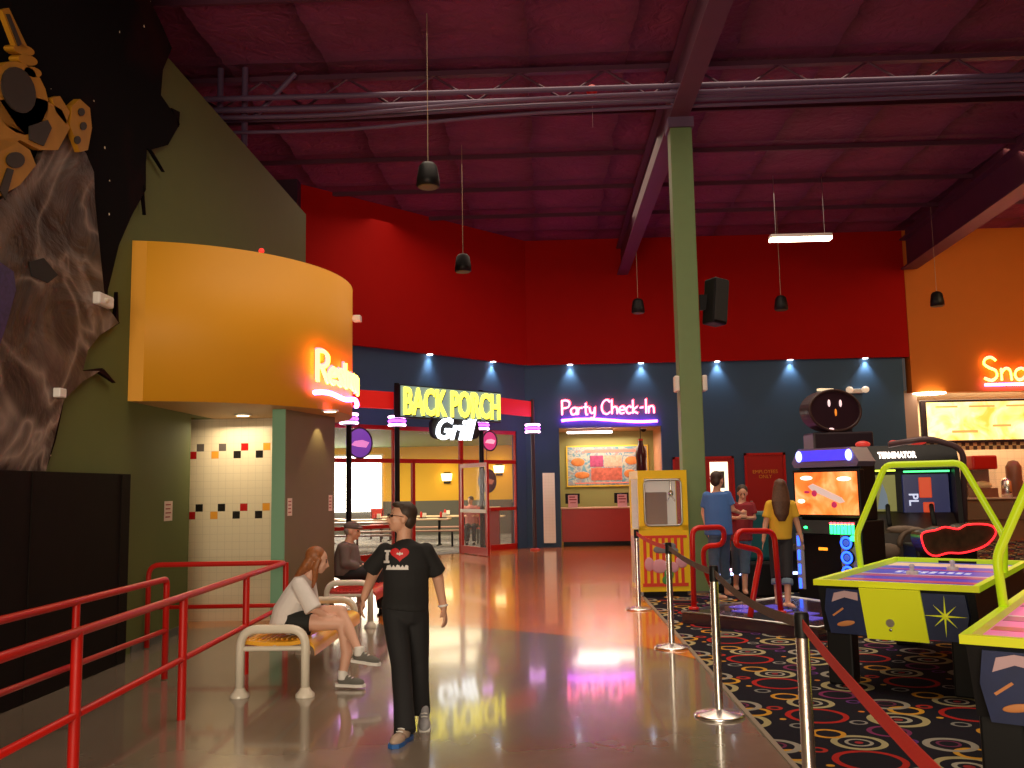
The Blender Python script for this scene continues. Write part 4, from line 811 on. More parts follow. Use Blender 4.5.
# ================================================================ air hockey tables
def hockey(cx, cy, label, pink):
    a = math.atan2(.83,.56)-PI/2        # local y along the table
    t = thing('air_hockey_table', label, 'game table', (cx,cy,.008), a); w, l, H = .6, 1.27, .82
    part(t, 'body', MB().prism([(-w+.04,-l+.1,.42),(-w+.04,l-.1,.42),(-w+.02,l-.04,.78),(-w+.02,-l+.04,.78)], (2*w-.06,0,0)), M['black'])
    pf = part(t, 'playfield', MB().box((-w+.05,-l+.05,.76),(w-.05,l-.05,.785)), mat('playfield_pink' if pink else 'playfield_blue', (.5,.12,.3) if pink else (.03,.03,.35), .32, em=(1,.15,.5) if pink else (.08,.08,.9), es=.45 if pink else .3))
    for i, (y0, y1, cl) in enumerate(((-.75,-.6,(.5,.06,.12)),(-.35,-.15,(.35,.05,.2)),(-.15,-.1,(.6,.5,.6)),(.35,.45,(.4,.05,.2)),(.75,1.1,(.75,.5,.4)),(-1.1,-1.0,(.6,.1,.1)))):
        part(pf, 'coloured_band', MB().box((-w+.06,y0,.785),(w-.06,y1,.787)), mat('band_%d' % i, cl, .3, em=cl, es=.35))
    b = MB(); rnd = random.Random(3)
    for k in range(9):
        x = -.3+k*.07; b.box((x,.02+rnd.random()*.05,.787),(x+.045,.22-rnd.random()*.05,.789))
    part(pf, 'pale_lettering_marks', b, mat('pale_blue_ink', (.6,.65,.8), .4, em=(.6,.65,1), es=.4))
    for q in range(4):
        P = [(-w,-l),(w,-l),(w,l),(-w,l)]; (x0,y0),(x1,y1) = P[q], P[(q+1) % 4]; n = V((-(y1-y0), x1-x0, 0)).normalized()*.07; d = (V((x1,y1,0))-V((x0,y0,0))).normalized()*.07
        n = n*.7; d = d*.7; A = V((x0,y0,.782)); B = V((x1,y1,.782)); part(t, 'rail', MB().prism([A, B, B+n-d, A+n+d], (0,0,.045)), M['limey'] if q in (0,) else M['lime'])
    for sy, s in ((-l,-1),(l,1)):
        pan = part(t, 'end_panel', MB().prism([(-w+.1,sy+s*.0,.76),(w-.1,sy,.76),(w-.08,sy,.6),(w-.12,sy,.42),(-w+.12,sy,.42),(-w+.08,sy,.6)], (0,-s*.12,0)), mat('dark_blue_art', (.008,.02,.09), .4, noise_=.4))
        part(pan, 'coin_door', MB().prism([(-.24,sy+s*.035,.78),(.2,sy+s*.035,.78),(.24,sy+s*.012,.40),(-.2,sy+s*.012,.40)], (0,-s*.02,0)), M['limey'])
        part(pan, 'coin_slot', MB().lathe([(.03,0),(.03,.012)], (-.02,sy+s*.035,.53), 16, axis=(0,s,0)).ell((-.02,sy+s*.04,.48),(.012,.006,.012)), M['steel'])
        b = MB()
        for k in range(8):
            aa = k*PI/4; r = .15 if k % 2 == 0 else .11; c0 = V((.36,sy+s*.004,.6)); d = V((math.cos(aa),0,math.sin(aa))); n = V((-d.z,0,d.x))*.008
            b.prism([c0+n, c0+d*r, c0-n], (0,s*.004,0))
        part(pan, 'star_art', b.ell((.36,sy+s*.004,.6),(.02,.006,.02)), M['limey'])
        part(pan, 'pink_arc_art', MB().prism([(-.46,sy+s*.004,.66),(-.44,sy+s*.004,.73),(-.36,sy+s*.004,.75),(-.26,sy+s*.004,.74),(-.26,sy+s*.004,.68),(-.36,sy+s*.004,.70)], (0,s*.004,0)), mat('art_pink', (.6,.4,.45), .5))
        part(pan, 'puck_art', MB().ell((-.36,sy+s*.004,.50),(.07,.005,.02), rot=Matrix.Rotation(-.2,3,'Y')).prism([(-.46,sy+s*.004,.56),(-.38,sy+s*.004,.62),(-.37,sy+s*.004,.61),(-.45,sy+s*.004,.55)], (0,s*.004,0)), mat('art_orange', (.65,.25,.08), .5))
        part(t, 'goal_slot', MB().box((-.17,sy-s*.075,.787),(.17,sy-s*.07,.81)), M['blackm'])
    for x in (-w+.14, w-.14):
        for y in (-l+.22, l-.22): part(t, 'leg', MB().bbox((x-.1,y-.09,0),(x+.1,y+.09,.42),.015), M['black'])
    ap = [(-w+.02,0,.8),(-w+.0,0,1.12),(-w*.52,0,1.74),(w*.52,0,1.74),(w,0,1.12),(w-.02,0,.8)]
    part(t, 'overhead_arch', MB().tube(fillet(ap, .06, 4), .028, 10), M['lime'])
    for x, y in ((.1,.45),(-.12,-.1)) :
        m = thing('hockey_mallet', ('pale mallet at the far end of %s' if y > 0 else 'pale mallet near the middle of %s') % ('the right-hand hockey table' if pink else 'the blue hockey table'), 'mallet', V((cx,cy,.795))+Matrix.Rotation(a,3,'Z')@V((x,y,0)), group='air hockey mallets')
        part(m, 'base', MB().lathe([(.05,0),(.05,.02),(.045,.03)], n=20), mat('frosted_white', (.6,.58,.62), .4)); part(m, 'knob', MB().lathe([(.018,.02),(.018,.06),(.026,.075),(.012,.09)], n=14), MATS['frosted_white'])
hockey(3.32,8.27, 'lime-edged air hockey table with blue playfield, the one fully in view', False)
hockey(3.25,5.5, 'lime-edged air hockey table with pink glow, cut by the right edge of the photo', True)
# ================================================================ snack bar
ys = YB+.7
t = thing('neon_sign', 'yellow neon Snack lettering with pink underline on the orange wall', 'sign', (12.1,YB-.02,4.2))
o = fy(984,380,YB-.1); h_ = .62
part(t, 'letters', neon('Snack Bar', h_, .03, lambda x, y: V((o.x+x*1.1, YB-.11, o.z+y-.02)))[0], glow('yellow_neon', (1,.62,.08), 14), True)
part(t, 'letter_outline', neon('Snack Bar', h_, .018, lambda x, y: V((o.x+x*1.1+.03, YB-.05, o.z+y+.02)))[0], glow('red_neon', (1,.04,.05), 12), True)
part(t, 'underline', MB().tube([V((o.x+.02+i*.1, YB-.1, o.z-.13)) for i in range(26)], .035, 8), glow('pink_neon', (1,.15,.75), 16), True)
a = fy(922,403,ys); c = fy(922,441,ys)
t = thing('menu_board', 'bright yellow backlit menu board above the snack counter', 'menu board', (12.2,ys,c.z-.05)); h = a.z-c.z
part(t, 'frame', MB().bbox((a.x-12.25,-.06,-.02),(2.3,.1,h+.12),.02), M['purple_dk'])
g = NG('menu_picture', .3); g.col(g.ramp(g.noise(1.6, 4, dist=1), [(.35,(.95,.45,.06)),(.5,(1,.75,.25)),(.7,(1,.9,.55))]), 1.5); part(t, 'lit_menu', MB().box((a.x-12.12,-.075,.05),(2.2,-.06,h+.05)), g.m)
part(t, 'menu_text_rows', MB().box((-1.5,-.08,h-.1),(-.9,-.076,h-.05)).box((-.6,-.08,h-.1),(.1,-.076,h-.05)).box((.4,-.08,h-.1),(1.0,-.076,h-.05)).box((-1.1,-.08,.25),(-.4,-.076,.32)).box((0,-.08,.4),(.5,-.076,.46)), mat('menu_ink', (.6,.3,.1), .5, em=(.8,.4,.1), es=1))
single('checker_trim', MB().box((9.95,ys+.05,2.42),(14.5,ys+.2,2.66)), M['check'], 'cream and black checkered strip under the snack menu board', 'trim')
t = thing('snack_counter', 'long snack counter with tan front below the popcorn machines', 'counter', (12.3,YB+.5,0)); part(t, 'front', MB().box((-2.4,-.3,0),(2.2,.3,1.08)), mat('tan_counter', (.22,.12,.07), .4, noise_=.3, nscale=3)); part(t, 'worktop', MB().bbox((-2.45,-.36,1.08),(2.25,.36,1.13),.01), mat('pale_worktop', (.6,.45,.35), .3)); part(t, 'glass_case', MB().box((-2.3,-.35,.55),(1.9,-.31,1.0)), mat('case_glass', (.2,.14,.1), .1))
single('soffit_light', MB().lathe([(.45,0),(.45,.03)], (10.35,YB+.2,3.92), 24), glow('soffit_glow', (1,.8,.5), 7), 'oval warm light at the left end of the snack soffit', 'light')
q = fy(980,470,YB+.6)
t = thing('popcorn_machine', 'red topped popcorn machine on the snack counter', 'machine', (q.x,YB+.55,1.13)); part(t, 'cabinet', MB().box((-.3,-.25,0),(.3,.25,.25)).box((-.3,.2,.25),(.3,.25,.8)), mat('brown_metal', (.25,.1,.06), .4)); part(t, 'glass_box', MB().box((-.29,-.24,.25),(.29,.2,.75)), M['glass']); part(t, 'roof', MB().bbox((-.33,-.28,.75),(.33,.28,1.12),.04), M['red_paint']); part(t, 'popcorn', MB().ell((0,-.02,.32),(.24,.2,.12)), mat('popcorn', (.8,.6,.3), .8, bump=1, bscale=40), kind='stuff')
for i, (px, w, h, m, lab) in enumerate(((958,.14,.55,'steel','steel urn left of the popcorn machine'),(965,.1,.35,'steel','small steel canister on the snack counter'),(1008,.16,.5,'chrome','tall coffee urn right of the popcorn machine'),(1016,.2,.95,'brown','brown drink dispenser at the far right of the counter'))):
    q = fy(px,490,YB+.5); t = thing('drink_dispenser', lab, 'dispenser', (q.x,YB+.55,1.13)); mm = M.get(m) or MATS['brown_metal']
    part(t, 'tank', MB().lathe([(w*.9,0),(w,.03),(w,h*.85),(w*.6,h),(.02,h+.03)], n=18), mm); part(t, 'tap', MB().cyl((0,-w,.12),(0,-w-.06,.12),.014), M['black'])
# ================================================================ restaurant furniture
def rtable(x, y, L, W, label, top):
    t = thing('dining_table', label, 'table', (x,y,.006), -.05, group='restaurant tables')
    part(t, 'tabletop', MB().bbox((-L/2,-W/2,.72),(L/2,W/2,.76),.01), top)
    n = max(2, int(L/1.3))
    for k in range(n): x_ = -L/2+.3+(L-.6)*k/(n-1); part(t, 'leg', MB().cyl((x_,0,.02),(x_,0,.72),.04).bbox((x_-.04,-W*.35,0),(x_+.04,W*.35,.03),.01), M['black'])
    return t
top1 = mat('pale_tabletop', (.75,.6,.45), .3); top2 = mat('mauve_tabletop', (.45,.25,.22), .3)
tl = ['long mauve table just inside the grill glass at left','long pale table in the second row of the grill','long mauve table in the third row of the grill','long pale table near the back wall of the grill','short table beside the right grill wall','long table deep at the left daylit windows']
for i, (x, y, L, W) in enumerate(((-5.2,24.6,3.2,.75),(-4.4,26.8,3.2,.8),(-7.4,28.0,2.4,.8),(-3.8,29.5,3.0,.8),(-1.8,28.6,1.0,.8),(-8.6,29.5,3.4,.8))): rtable(x, y, L, W, tl[i], top2 if i in (0,2) else top1)
def rbench(x, y, L, label):
    t = thing('dining_bench', label, 'bench', (x,y,.006), -.05, group='restaurant benches'); part(t, 'seat', MB().bbox((-L/2,-.16,.42),(L/2,.16,.46),.01), top2)
    for x_ in (-L/2+.25, L/2-.25): part(t, 'leg', MB().cyl((x_,0,0),(x_,0,.42),.03), M['black'])
for i, (x, y, L) in enumerate(((-5.2,23.85,3.0),(-4.0,26.0,3.2),(-3.9,28.6,3.0),(-8.6,28.7,3.2))): rbench(x, y, L, ['low bench before the first grill table','low bench before the second grill table','low bench before the back grill table','low bench near the daylit windows'][i])
ch = thing('dining_chair', 'red backed chair at the left end of the grill back table', 'chair', (-5.6,30.4,.006), .1, group='restaurant chairs')
part(ch, 'seat', MB().bbox((-.21,-.21,.43),(.21,.21,.48),.02), M['red_lam']); part(ch, 'backrest', MB().bbox((-.21,.18,.55),(.21,.22,1.0),.02), M['red_lam'])
for x in (-.18,.18):
    for y in (-.18,.18): part(ch, 'leg', MB().cyl((x,y,0),(x,y,.44 if y < 0 else .95),.014,6), M['black'])
for x, y, r, lb_ in ((-2.4,30.3,-.2,'red backed chair at the right end of the grill back table'),(-1.7,26.7,2.9,'red backed chair near the open glass door'),(-7.4,26.6,.3,'red backed chair near the left daylit grill windows')):
    c_ = copy_tree(ch); c_.location = (x,y,.006); c_.rotation_euler.z = r; c_['label'] = lb_
for i, (px, py) in enumerate(((517-18,470),(447,478))):
    q = fy(px, py, 32.9) if i else fx(px, py, -.97) if False else fy(px, py, 32.9)
    t = thing('wall_lamp', ['glowing wall lamp at the right end of the mustard wall','glowing double wall lamp in the middle of the mustard wall'][i], 'lamp', (q.x,32.95,q.z)); part(t, 'back_plate', MB().bbox((-.12,-.04,-.2),(.12,.04,.2),.01), M['black']); part(t, 'shade', MB().lathe([(.16,-.1),(.2,.15)], (0,-.16,0), 16), glow('lamp_shade_glow', (1,.7,.3), 6))
t = thing('red_cabinet', 'waist-high red cabinet at the right inside the grill', 'cabinet', (-1.5,25.6,.006)); part(t, 'body', MB().bbox((-.3,-.25,.06),(.2,.25,1.05),.01), M['red_lam']); part(t, 'plinth', MB().box((-.28,-.23,0),(.18,.23,.06)), M['black']); part(t, 'top', MB().bbox((-.32,-.27,1.05),(.22,.27,1.09),.01), top1)
for i, (x, y) in enumerate(((-4.9,26.7),(-3.6,26.9),(-3.0,26.7),(-4.3,29.4),(-3.2,29.6))):
    t = thing('condiment_caddy', ['left condiment caddy on the second grill table','middle condiment caddy on the second grill table','right condiment caddy on the second grill table','left condiment caddy on the back grill table','right condiment caddy on the back grill table'][i], 'caddy', (x,y,.766), group='condiment caddies')
    part(t, 'tray', MB().bbox((-.12,-.08,0),(.12,.08,.03),.005), M['black']); part(t, 'bottle', MB().lathe([(.035,.03),(.035,.15),(.012,.2)], (-.05,0,0), 12), M['red_paint']); part(t, 'napkins', MB().bbox((0,-.05,.03),(.1,.05,.16),.005), M['white'])
# ================================================================ lights and world
def area(loc, rot, size, e, col, sy=None):
    l = bpy.data.lights.new('area', 'AREA'); l.energy = e; l.color = col; l.size = size
    if sy: l.shape = 'RECTANGLE'; l.size_y = sy
    o = bpy.data.objects.new('area', l); C.objects.link(o); o.location = loc; o.rotation_euler = rot; return o
area((-1,-3.5,2.4), (math.radians(85),0,math.radians(8)), 5, 640, (1,.82,.60), 2.4)
area((2,11,8.1), (0,0,0), 9, 400, (1,.80,.6), 9).data.spread = 1.9
area((1,19,8.0), (0,0,0), 10, 190, (1,.74,.55), 5).data.spread = 3.0
area((12,17,7.6), (math.radians(25),0,0), 5, 300, (1,.7,.35), 4)
area((12.2,YB+1.3,3.9), (0,0,0), 4, 160, (1,.75,.45), 1.4)
area((1.7,YB+1.3,3.05), (0,0,0), 1.8, 60, (1,.75,.55), 1.2)
area((-5.5,28,3.0), (0,0,0), 7, 520, (1,.8,.5), 6)
area((-3.9,11.3,2.45), (0,0,0), .6, 12, (1,.78,.5), .6)
area((2.5,18,.6), (PI,0,0), 8, 60, (.7,.2,.7), 8)
l = bpy.data.lights.new('soffit_spot', 'SPOT'); l.energy = 14; l.spot_size = 1.4; l.color = (1,.75,.35); o = bpy.data.objects.new('soffit_spot', l); C.objects.link(o); o.location = (-2.72,11.3,2.5)
W = bpy.data.worlds.new('world'); bpy.context.scene.world = W; W.use_nodes = True; W.node_tree.nodes['Background'].inputs[0].default_value = (.55,.42,.36,1); W.node_tree.nodes['Background'].inputs[1].default_value = .12
sc = bpy.context.scene; sc.view_settings.view_transform = 'Standard'; sc.view_settings.look = 'None'; sc.view_settings.exposure = 0
# ================================================================ people
M['eye'] = mat('eye_dark', (.03,.02,.02), .3); M['lip'] = mat('lips', (.45,.12,.10), .5)
M['brown_hair'] = mat('brown_hair', (.035,.018,.010), .6, noise_=.4, nscale=40)
def W_(px, py, Y): return fy(px, py, Y)
def limb(b, pts, rr):
    P = [V(p) for p in pts]; b.tube(P, rr, 12)
    for p, r in zip(P, rr): b.ell(p, (r if not isinstance(r, tuple) else r[0])*.985, sub=2)
def perp(v, d):
    v = V(v)-V(d)*V(v).dot(V(d)); return v.normalized()
def hand(b, wr, d, pn, side, s=1.0, curl=.5):
    """d along the hand, pn palm normal, side towards the thumb"""
    d = V(d).normalized(); pn = perp(pn, d); th = perp(side, d); th = perp(th, pn); n = .02*s
    R = Matrix((th, pn, d)).transposed()
    b.ell(V(wr)+d*.045*s, (.038*s, .015*s, .05*s), rot=R, sub=2); b.ell(V(wr), (.026*s, .019*s, .03*s), rot=R, sub=2)
    for k, (off, L) in enumerate(((.030,.066),(.010,.074),(-.010,.070),(-.029,.056))):
        p0 = V(wr)+d*.078*s+th*off*s; a = curl*.5; p1 = p0+(d*math.cos(a)+pn*math.sin(a)+th*off*1.4)*L*.45*s
        a = curl*1.3; p2 = p1+(d*math.cos(a)+pn*math.sin(a)+th*off)*L*.33*s; a = curl*2; p3 = p2+(d*math.cos(a)+pn*math.sin(a))*L*.25*s
        limb(b, [p0-d*.02*s, p0, p1, p2, p3], [.0095*s, .0095*s, .009*s, .008*s, .007*s])
    t0 = V(wr)+d*.025*s+th*.022*s; t1 = t0+(d*.6+th*.7+pn*.3).normalized()*.035*s; t2 = t1+(d*.9+th*.25+pn*.4).normalized()*.03*s
    limb(b, [t0, t1, t2], [.013*s, .0105*s, .0085*s])
def head(b, c, f, u, s=1.0):
    f = V(f).normalized(); u = perp(u, f); r = f.cross(u).normalized(); R = Matrix((r, f, u)).transposed(); c = V(c)
    P = lambda x, y, z: c+(r*x+f*y+u*z)*s
    b.ell(P(0,-.012,.025), (.074*s,.094*s,.088*s), rot=R); b.ell(P(0,.025,-.03), (.057*s,.062*s,.078*s), rot=R)
    b.ell(P(0,.052,-.083), (.03*s,.028*s,.024*s), rot=R, sub=2)
    b.ell(P(0,.06,-.005), (.05*s,.03*s,.055*s), rot=R, sub=2)
    b.tube([P(0,.082,.018), P(0,.098,-.012), P(0,.106,-.028), P(0,.088,-.040)], [.008*s,.011*s,.014*s,.010*s], 8)
    b.ell(P(0,.083,-.052), (.022*s,.012*s,.007*s), rot=R, sub=2); b.ell(P(0,.081,-.064), (.019*s,.011*s,.007*s), rot=R, sub=2)
    for x in (-1,1): b.ell(P(x*.074,-.005,-.01), (.011*s,.022*s,.034*s), rot=R, sub=2); b.ell(P(x*.035,.055,-.03), (.022*s,.022*s,.022*s), rot=R, sub=2)
    return P, R
def paint(me, P, s):
    for p in me.polygons:
        c = p.center
        for x in (-.03,.03):
            if (c-P(x,.084,.010)).length < .0125*s: p.material_index = 1
            if abs((c-P(x,.09,.03)).length) < .03*s:
                q = c-P(x,.09,.030); 
                if abs(q.dot(P(0,0,1)-P(0,0,0))/s) < .0045*s and (c-P(x,.085,.03)).length < .020*s: p.material_index = 1
        if (c-P(0,.09,-.058)).length < .02*s:
            q = (c-P(0,.09,-.058)).dot((P(0,0,1)-P(0,0,0)).normalized())
            if abs(q) < .007*s: p.material_index = 2
def shoe(par, ank, d, s, up_m, sole_m, label=None):
    d = V(d); up = V((0,0,1)); dd = d.normalized(); up = perp(up, dd); r = dd.cross(up); R = Matrix((r, dd, up)).transposed(); a = V(ank)
    o = a-up*.085*s
    b = MB(); b.ell(o+dd*.115*s+up*.035*s, (.043*s,.075*s,.036*s), rot=R); b.ell(o+dd*.02*s+up*.045*s, (.037*s,.07*s,.045*s), rot=R); b.ell(o+up*.075*s, (.036*s,.045*s,.045*s), rot=R)
    sh = mpart(par, 'shoe', blob('shoe', b.xf(par['_inv']), .009, [up_m], 3))
    ol = [( .036,-.05),(.04,.05),(.048,.12),(.035,.18),(.0,.20),(-.035,.18),(-.045,.12),(-.038,.05),(-.036,-.05),(0,-.065)]
    b2 = MB().prism([o+(r*x+dd*y)*s+up*.0*s for x, y in ol], up*.022*s); part2(sh, 'sole', b2.xf(par['_inv']), sole_m); return sh
def part2(par, name, mb, m, label=None):
    o = bpy.data.objects.new(name, mb.mesh(name, m)); C.objects.link(o); o.parent = par; props(o, label); return o
class Person:
    def __init__(s, label, base, scale=1.0, cat='person'):
        s.t = thing('person', label, cat, base); s.inv = Matrix.Translation(-V(base)); s.sc = scale; s.body = MB()
    def done(s, voxel=.009, skin=None):
        s.body.xf(s.inv); me = blob('body', s.body, voxel, [skin or M['skin'], M['eye'], M['lip']], 4)
        if hasattr(s, 'P'): P0 = s.P; iv = s.inv; paint(me, lambda x, y, z: iv@P0(x, y, z), s.hs)
        return mpart(s.t, 'body', me)
    def cloth(s, name, b, m, voxel=.011, sm=3, label=None):
        return mpart(s.t, name, blob(name, b.xf(s.inv), voxel, [m], sm), label)
    def mesh(s, name, b, m, label=None): return part2(s.t, name, b.xf(s.inv), m, label)
    def hd(s, c, f, u=(0,0,1), hs=1.0): s.P, s.R = head(s.body, c, f, u, hs); s.hs = hs
    def shoes(s, ank, d, up_m, sole_m, k=1.0):
        s.t['_tmp'] = 0; del s.t['_tmp']
        class Q: pass
        par = s.t; o = V(ank)
        dd = V(d).normalized(); up = perp((0,0,1), dd); r = dd.cross(up); R = Matrix((r, dd, up)).transposed(); o = o-up*.085*k
        b = MB(); b.ell(o+dd*.115*k+up*.035*k, (.043*k,.075*k,.036*k), rot=R); b.ell(o+dd*.02*k+up*.045*k, (.037*k,.07*k,.045*k), rot=R); b.ell(o+up*.075*k, (.036*k,.045*k,.045*k), rot=R)
        sh = mpart(par, 'shoe', blob('shoe', b.xf(s.inv), .009, [up_m], 3))
        ol = [(.036,-.05),(.04,.05),(.048,.12),(.035,.18),(.0,.20),(-.035,.18),(-.045,.12),(-.038,.05),(-.036,-.05),(0,-.065)]
        part2(sh, 'sole', MB().prism([o+(r*x+dd*y)*k for x, y in ol], up*.024*k).xf(s.inv), sole_m)
        lc = MB()
        for i in range(3): q = o+dd*(.06+.025*i)*k+up*(.082-.011*i)*k; lc.tube([q-r*.022*k, q+up*.004, q+r*.022*k], .004*k, 6)
        part2(sh, 'laces', lc.xf(s.inv), M['white']); return sh
def project(mb, target, d):
    """lay a flat mesh onto another object's surface along d"""
    me = target.data; bv = BVHTree.FromPolygons([v.co.copy() for v in me.vertices], [list(p.vertices) for p in me.polygons])
    d = V(d).normalized(); out = MB(); hit = []
    for v in mb.v:
        h = bv.ray_cast(v-d*.6, d); hit.append(h[0]-d*.004 if h[0] is not None else None)
    good = [h for h in hit if h is not None]
    vs = [h if h is not None else v for h, v in zip(hit, mb.v)]
    return MB().add(vs, [f for f in mb.f if all(hit[i] is not None for i in f)], 0, True)
def grid2(poly, st, mapf):
    """fill a 2D outline with small quads for projecting"""
    def ins(x, y):
        c = False; n = len(poly)
        for i in range(n):
            (x1, y1), (x2, y2) = poly[i], poly[(i+1) % n]
            if (y1 > y) != (y2 > y) and x < (x2-x1)*(y-y1)/(y2-y1)+x1: c = not c
        return c
    xs = [p[0] for p in poly]; ys = [p[1] for p in poly]; b = MB(); x = min(xs)
    while x < max(xs):
        y = min(ys)
        while y < max(ys):
            if ins(x+st/2, y+st/2): b.add([mapf(x,y), mapf(x+st,y), mapf(x+st,y+st), mapf(x,y+st)], [(0,1,2,3)])
            y += st
        x += st
    return b
# ---- walking boy
Y0 = 6.45
p = Person('person in a black heart T-shirt and black trousers walking with head turned left', (-1.0, Y0, 0)); b = p.body
hc = W_(401.5,518,Y0); p.hd(hc, (-.93,-.32,.12), (0,0,1), .93)
nk = W_(404,545,Y0+.02); limb(b, [hc+V((.02,.02,-.04)), W_(404,537,Y0+.02), nk], [.055,.052,.06])
sR_, sL_ = W_(385,551,Y0), W_(426,551,Y0+.03); hp = W_(405,607,Y0+.04); mid = W_(406,580,Y0+.03)
sd = (sL_-sR_).normalized()
b.tube([nk, W_(405,552,Y0), W_(406,570,Y0), mid, hp, W_(405,616,Y0+.04)], [(.05,.05),(.14,.09),(.155,.1),(.15,.11),(.15,.11),(.12,.09)], 16, up=sd)
el = W_(373,574,Y0+.05); wr = W_(364,598,Y0-.12); limb(b, [sR_, el, wr], [.05,.042,.026]); hand(b, wr, W_(360,617,Y0-.16)-wr, (1,.2,0), (0,-1,0), .95, .5)
el2 = W_(438,578,Y0+.12); wr2 = W_(443.5,608,Y0+.02); limb(b, [sL_, el2, wr2], [.05,.042,.026]); hand(b, wr2, W_(447,626,Y0-.02)-wr2, (-1,.2,0), (0,-1,0), .95, .55)
k1, a1 = W_(401,664,Y0-.12), fz(405,726,.09); k2, a2 = W_(419,662,Y0+.08), fz(420,708,.11)
h1, h2 = W_(395,612,Y0+.02), W_(416,612,Y0+.05)
limb(b, [h1, k1, a1], [.075,.05,.035]); limb(b, [h2, k2, a2], [.075,.05,.035]); p.done(.0085)
sh = MB(); sh.tube([W_(404,543,Y0+.02), W_(405,548,Y0), W_(406,568,Y0-.01), W_(406,582,Y0), W_(406,600,Y0+.03), W_(405,609,Y0+.03)], [(.07,.065),(.14,.095),(.162,.12),(.158,.13),(.16,.13),(.165,.13)], 20, up=sd)
for s0, e0 in ((sR_, W_(371,569,Y0+.04)), (sL_, W_(437,572,Y0+.09))):
    sh.ell(s0, .06); sh.tube([s0, s0.lerp(e0,.5), e0+(e0-s0).normalized()*.01], [.058,.06,.066], 14)
tee = p.cloth('shirt', sh, mat('black_tee', (.010,.010,.011), .85), .01, 4)
pn = MB(); pn.tube([W_(405,598,Y0+.03), W_(405,610,Y0+.04), W_(405,622,Y0+.04)], [(.16,.12),(.165,.125),(.14,.11)], 16, up=sd)
for h, k, a, w in ((h1,k1,a1,.07),(h2,k2,a2,.07)): pn.tube([h, h.lerp(k,.5), k, k.lerp(a,.6), a-V((0,0,.045))], [.092,.084,.070,.067,.074], 14); pn.ell(h,.09)
p.cloth('trousers', pn, mat('black_trousers', (.009,.009,.011), .8), .011, 3)
p.shoes(a1+V((0,0,.0)), (-.25,-1,-.0), mat('tan_shoe', (.45,.33,.25), .5), mat('blue_sole', (.02,.12,.4), .5), 1.05)
p.shoes(fz(424,709,.11), (.15,-1,-.25), mat('grey_shoe', (.3,.3,.32), .5), M['white'], 1.0)
hr = MB(); P, R = p.P, p.R; k_ = .93
hr.ell(P(0,-.03,.045), (.082*k_,.088*k_,.082*k_), rot=R); hr.ell(P(0,-.055,-.005), (.074*k_,.058*k_,.08*k_), rot=R); hr.ell(P(0,.03,.095), (.06*k_,.055*k_,.025*k_), rot=R)
p.cloth('hair', hr, M['brown_hair'], .008, 2)
gl_ = MB()
for x in (-1,1): gl_.tube([P(x*.032+.024*math.cos(k*PI/6), .098, .008+.017*math.sin(k*PI/6)) for k in range(12)], .002, 5, True); gl_.tube([P(x*.056,.096,.012), P(x*.078,.05,.014), P(x*.08,0,.01)], .002, 5)
p.mesh('glasses', gl_.tube([P(-.008,.1,.01), P(.008,.1,.01)], .002, 5), M['black'])
p.mesh('wristband', MB().tube([wr2.lerp(el2,.08)+V((.029*math.cos(k*PI/7), .029*math.sin(k*PI/7), .004*math.cos(k*PI/7))) for k in range(14)], .008, 6, True), M['white'])
wx = lambda x, y: p.inv@(W_(408.5+x*.146/.001/1000*1000*0+x, 556-y, Y0-.3))
def pm(cx, cy): return lambda x, y: p.inv@W_(cx+x, cy-y, Y0-.3)
dr_ = ray(405,565)
heart = [(7.2*(16*math.sin(t)**3)/16, 6.6*(13*math.cos(t)-5*math.cos(2*t)-2*math.cos(3*t)-math.cos(4*t))/16) for t in [i*2*PI/40 for i in range(40)]]
def decal(poly, cx, cy, st, name, m):
    q = project(grid2(poly, st, pm(cx, cy)), tee, dr_); q.v = [v for v in q.v]; part2(tee, name, q, m)
decal([(x*1.35, y*1.2) for x, y in heart], 399.5, 553.5, .45, 'heart_print', mat('red_print', (.6,.01,.015), .6))
decal([(-3.6,-7),(2.6,-7),(2.6,-4.6),(1.4,-4.6),(1.8,4.4),(3.4,4.4),(3.6,6.5),(-2.4,6.5),(-2.6,4.4),(-1.2,4.4),(-1.8,-4.6),(-3.6,-4.6)], 386.5, 556, .5, 'letter_print', mat('white_print', (.75,.72,.7), .6))
q = MB()
def pd2(polys, name, cx, cy, st=.4):
    b0 = MB()
    for pl in polys: b0.merge(grid2(pl, st, pm(cx, cy)))
    o_ = project(b0, tee, dr_); o_.v = [v-V(dr_).normalized()*.002 for v in o_.v]; part2(tee, name, o_, MATS['white_print'])
pd2([[(-3.5,-.5),(-2.5,1.5),(-1,.5),(0,2.2),(1.5,.5),(3,1.5),(3.5,-1),(1,-.6),(0,-2),(-1.5,-.8)]], 'heart_mark_print', 399.5, 553.5)
pd2([[(x*1.15,y*1.5) for x, y in q] for q in [[(-12,-1.6),(-11,1.2),(-8,1.8),(-7,-.1),(-5,1.8),(-3.5,-.1),(-2,1.8),(0,1.6),(1,-.1),(3,1.8),(4.5,-.1),(6,1.8),(8,1.2),(8.4,-1.6)]]], 'script_print', 399, 567.5)
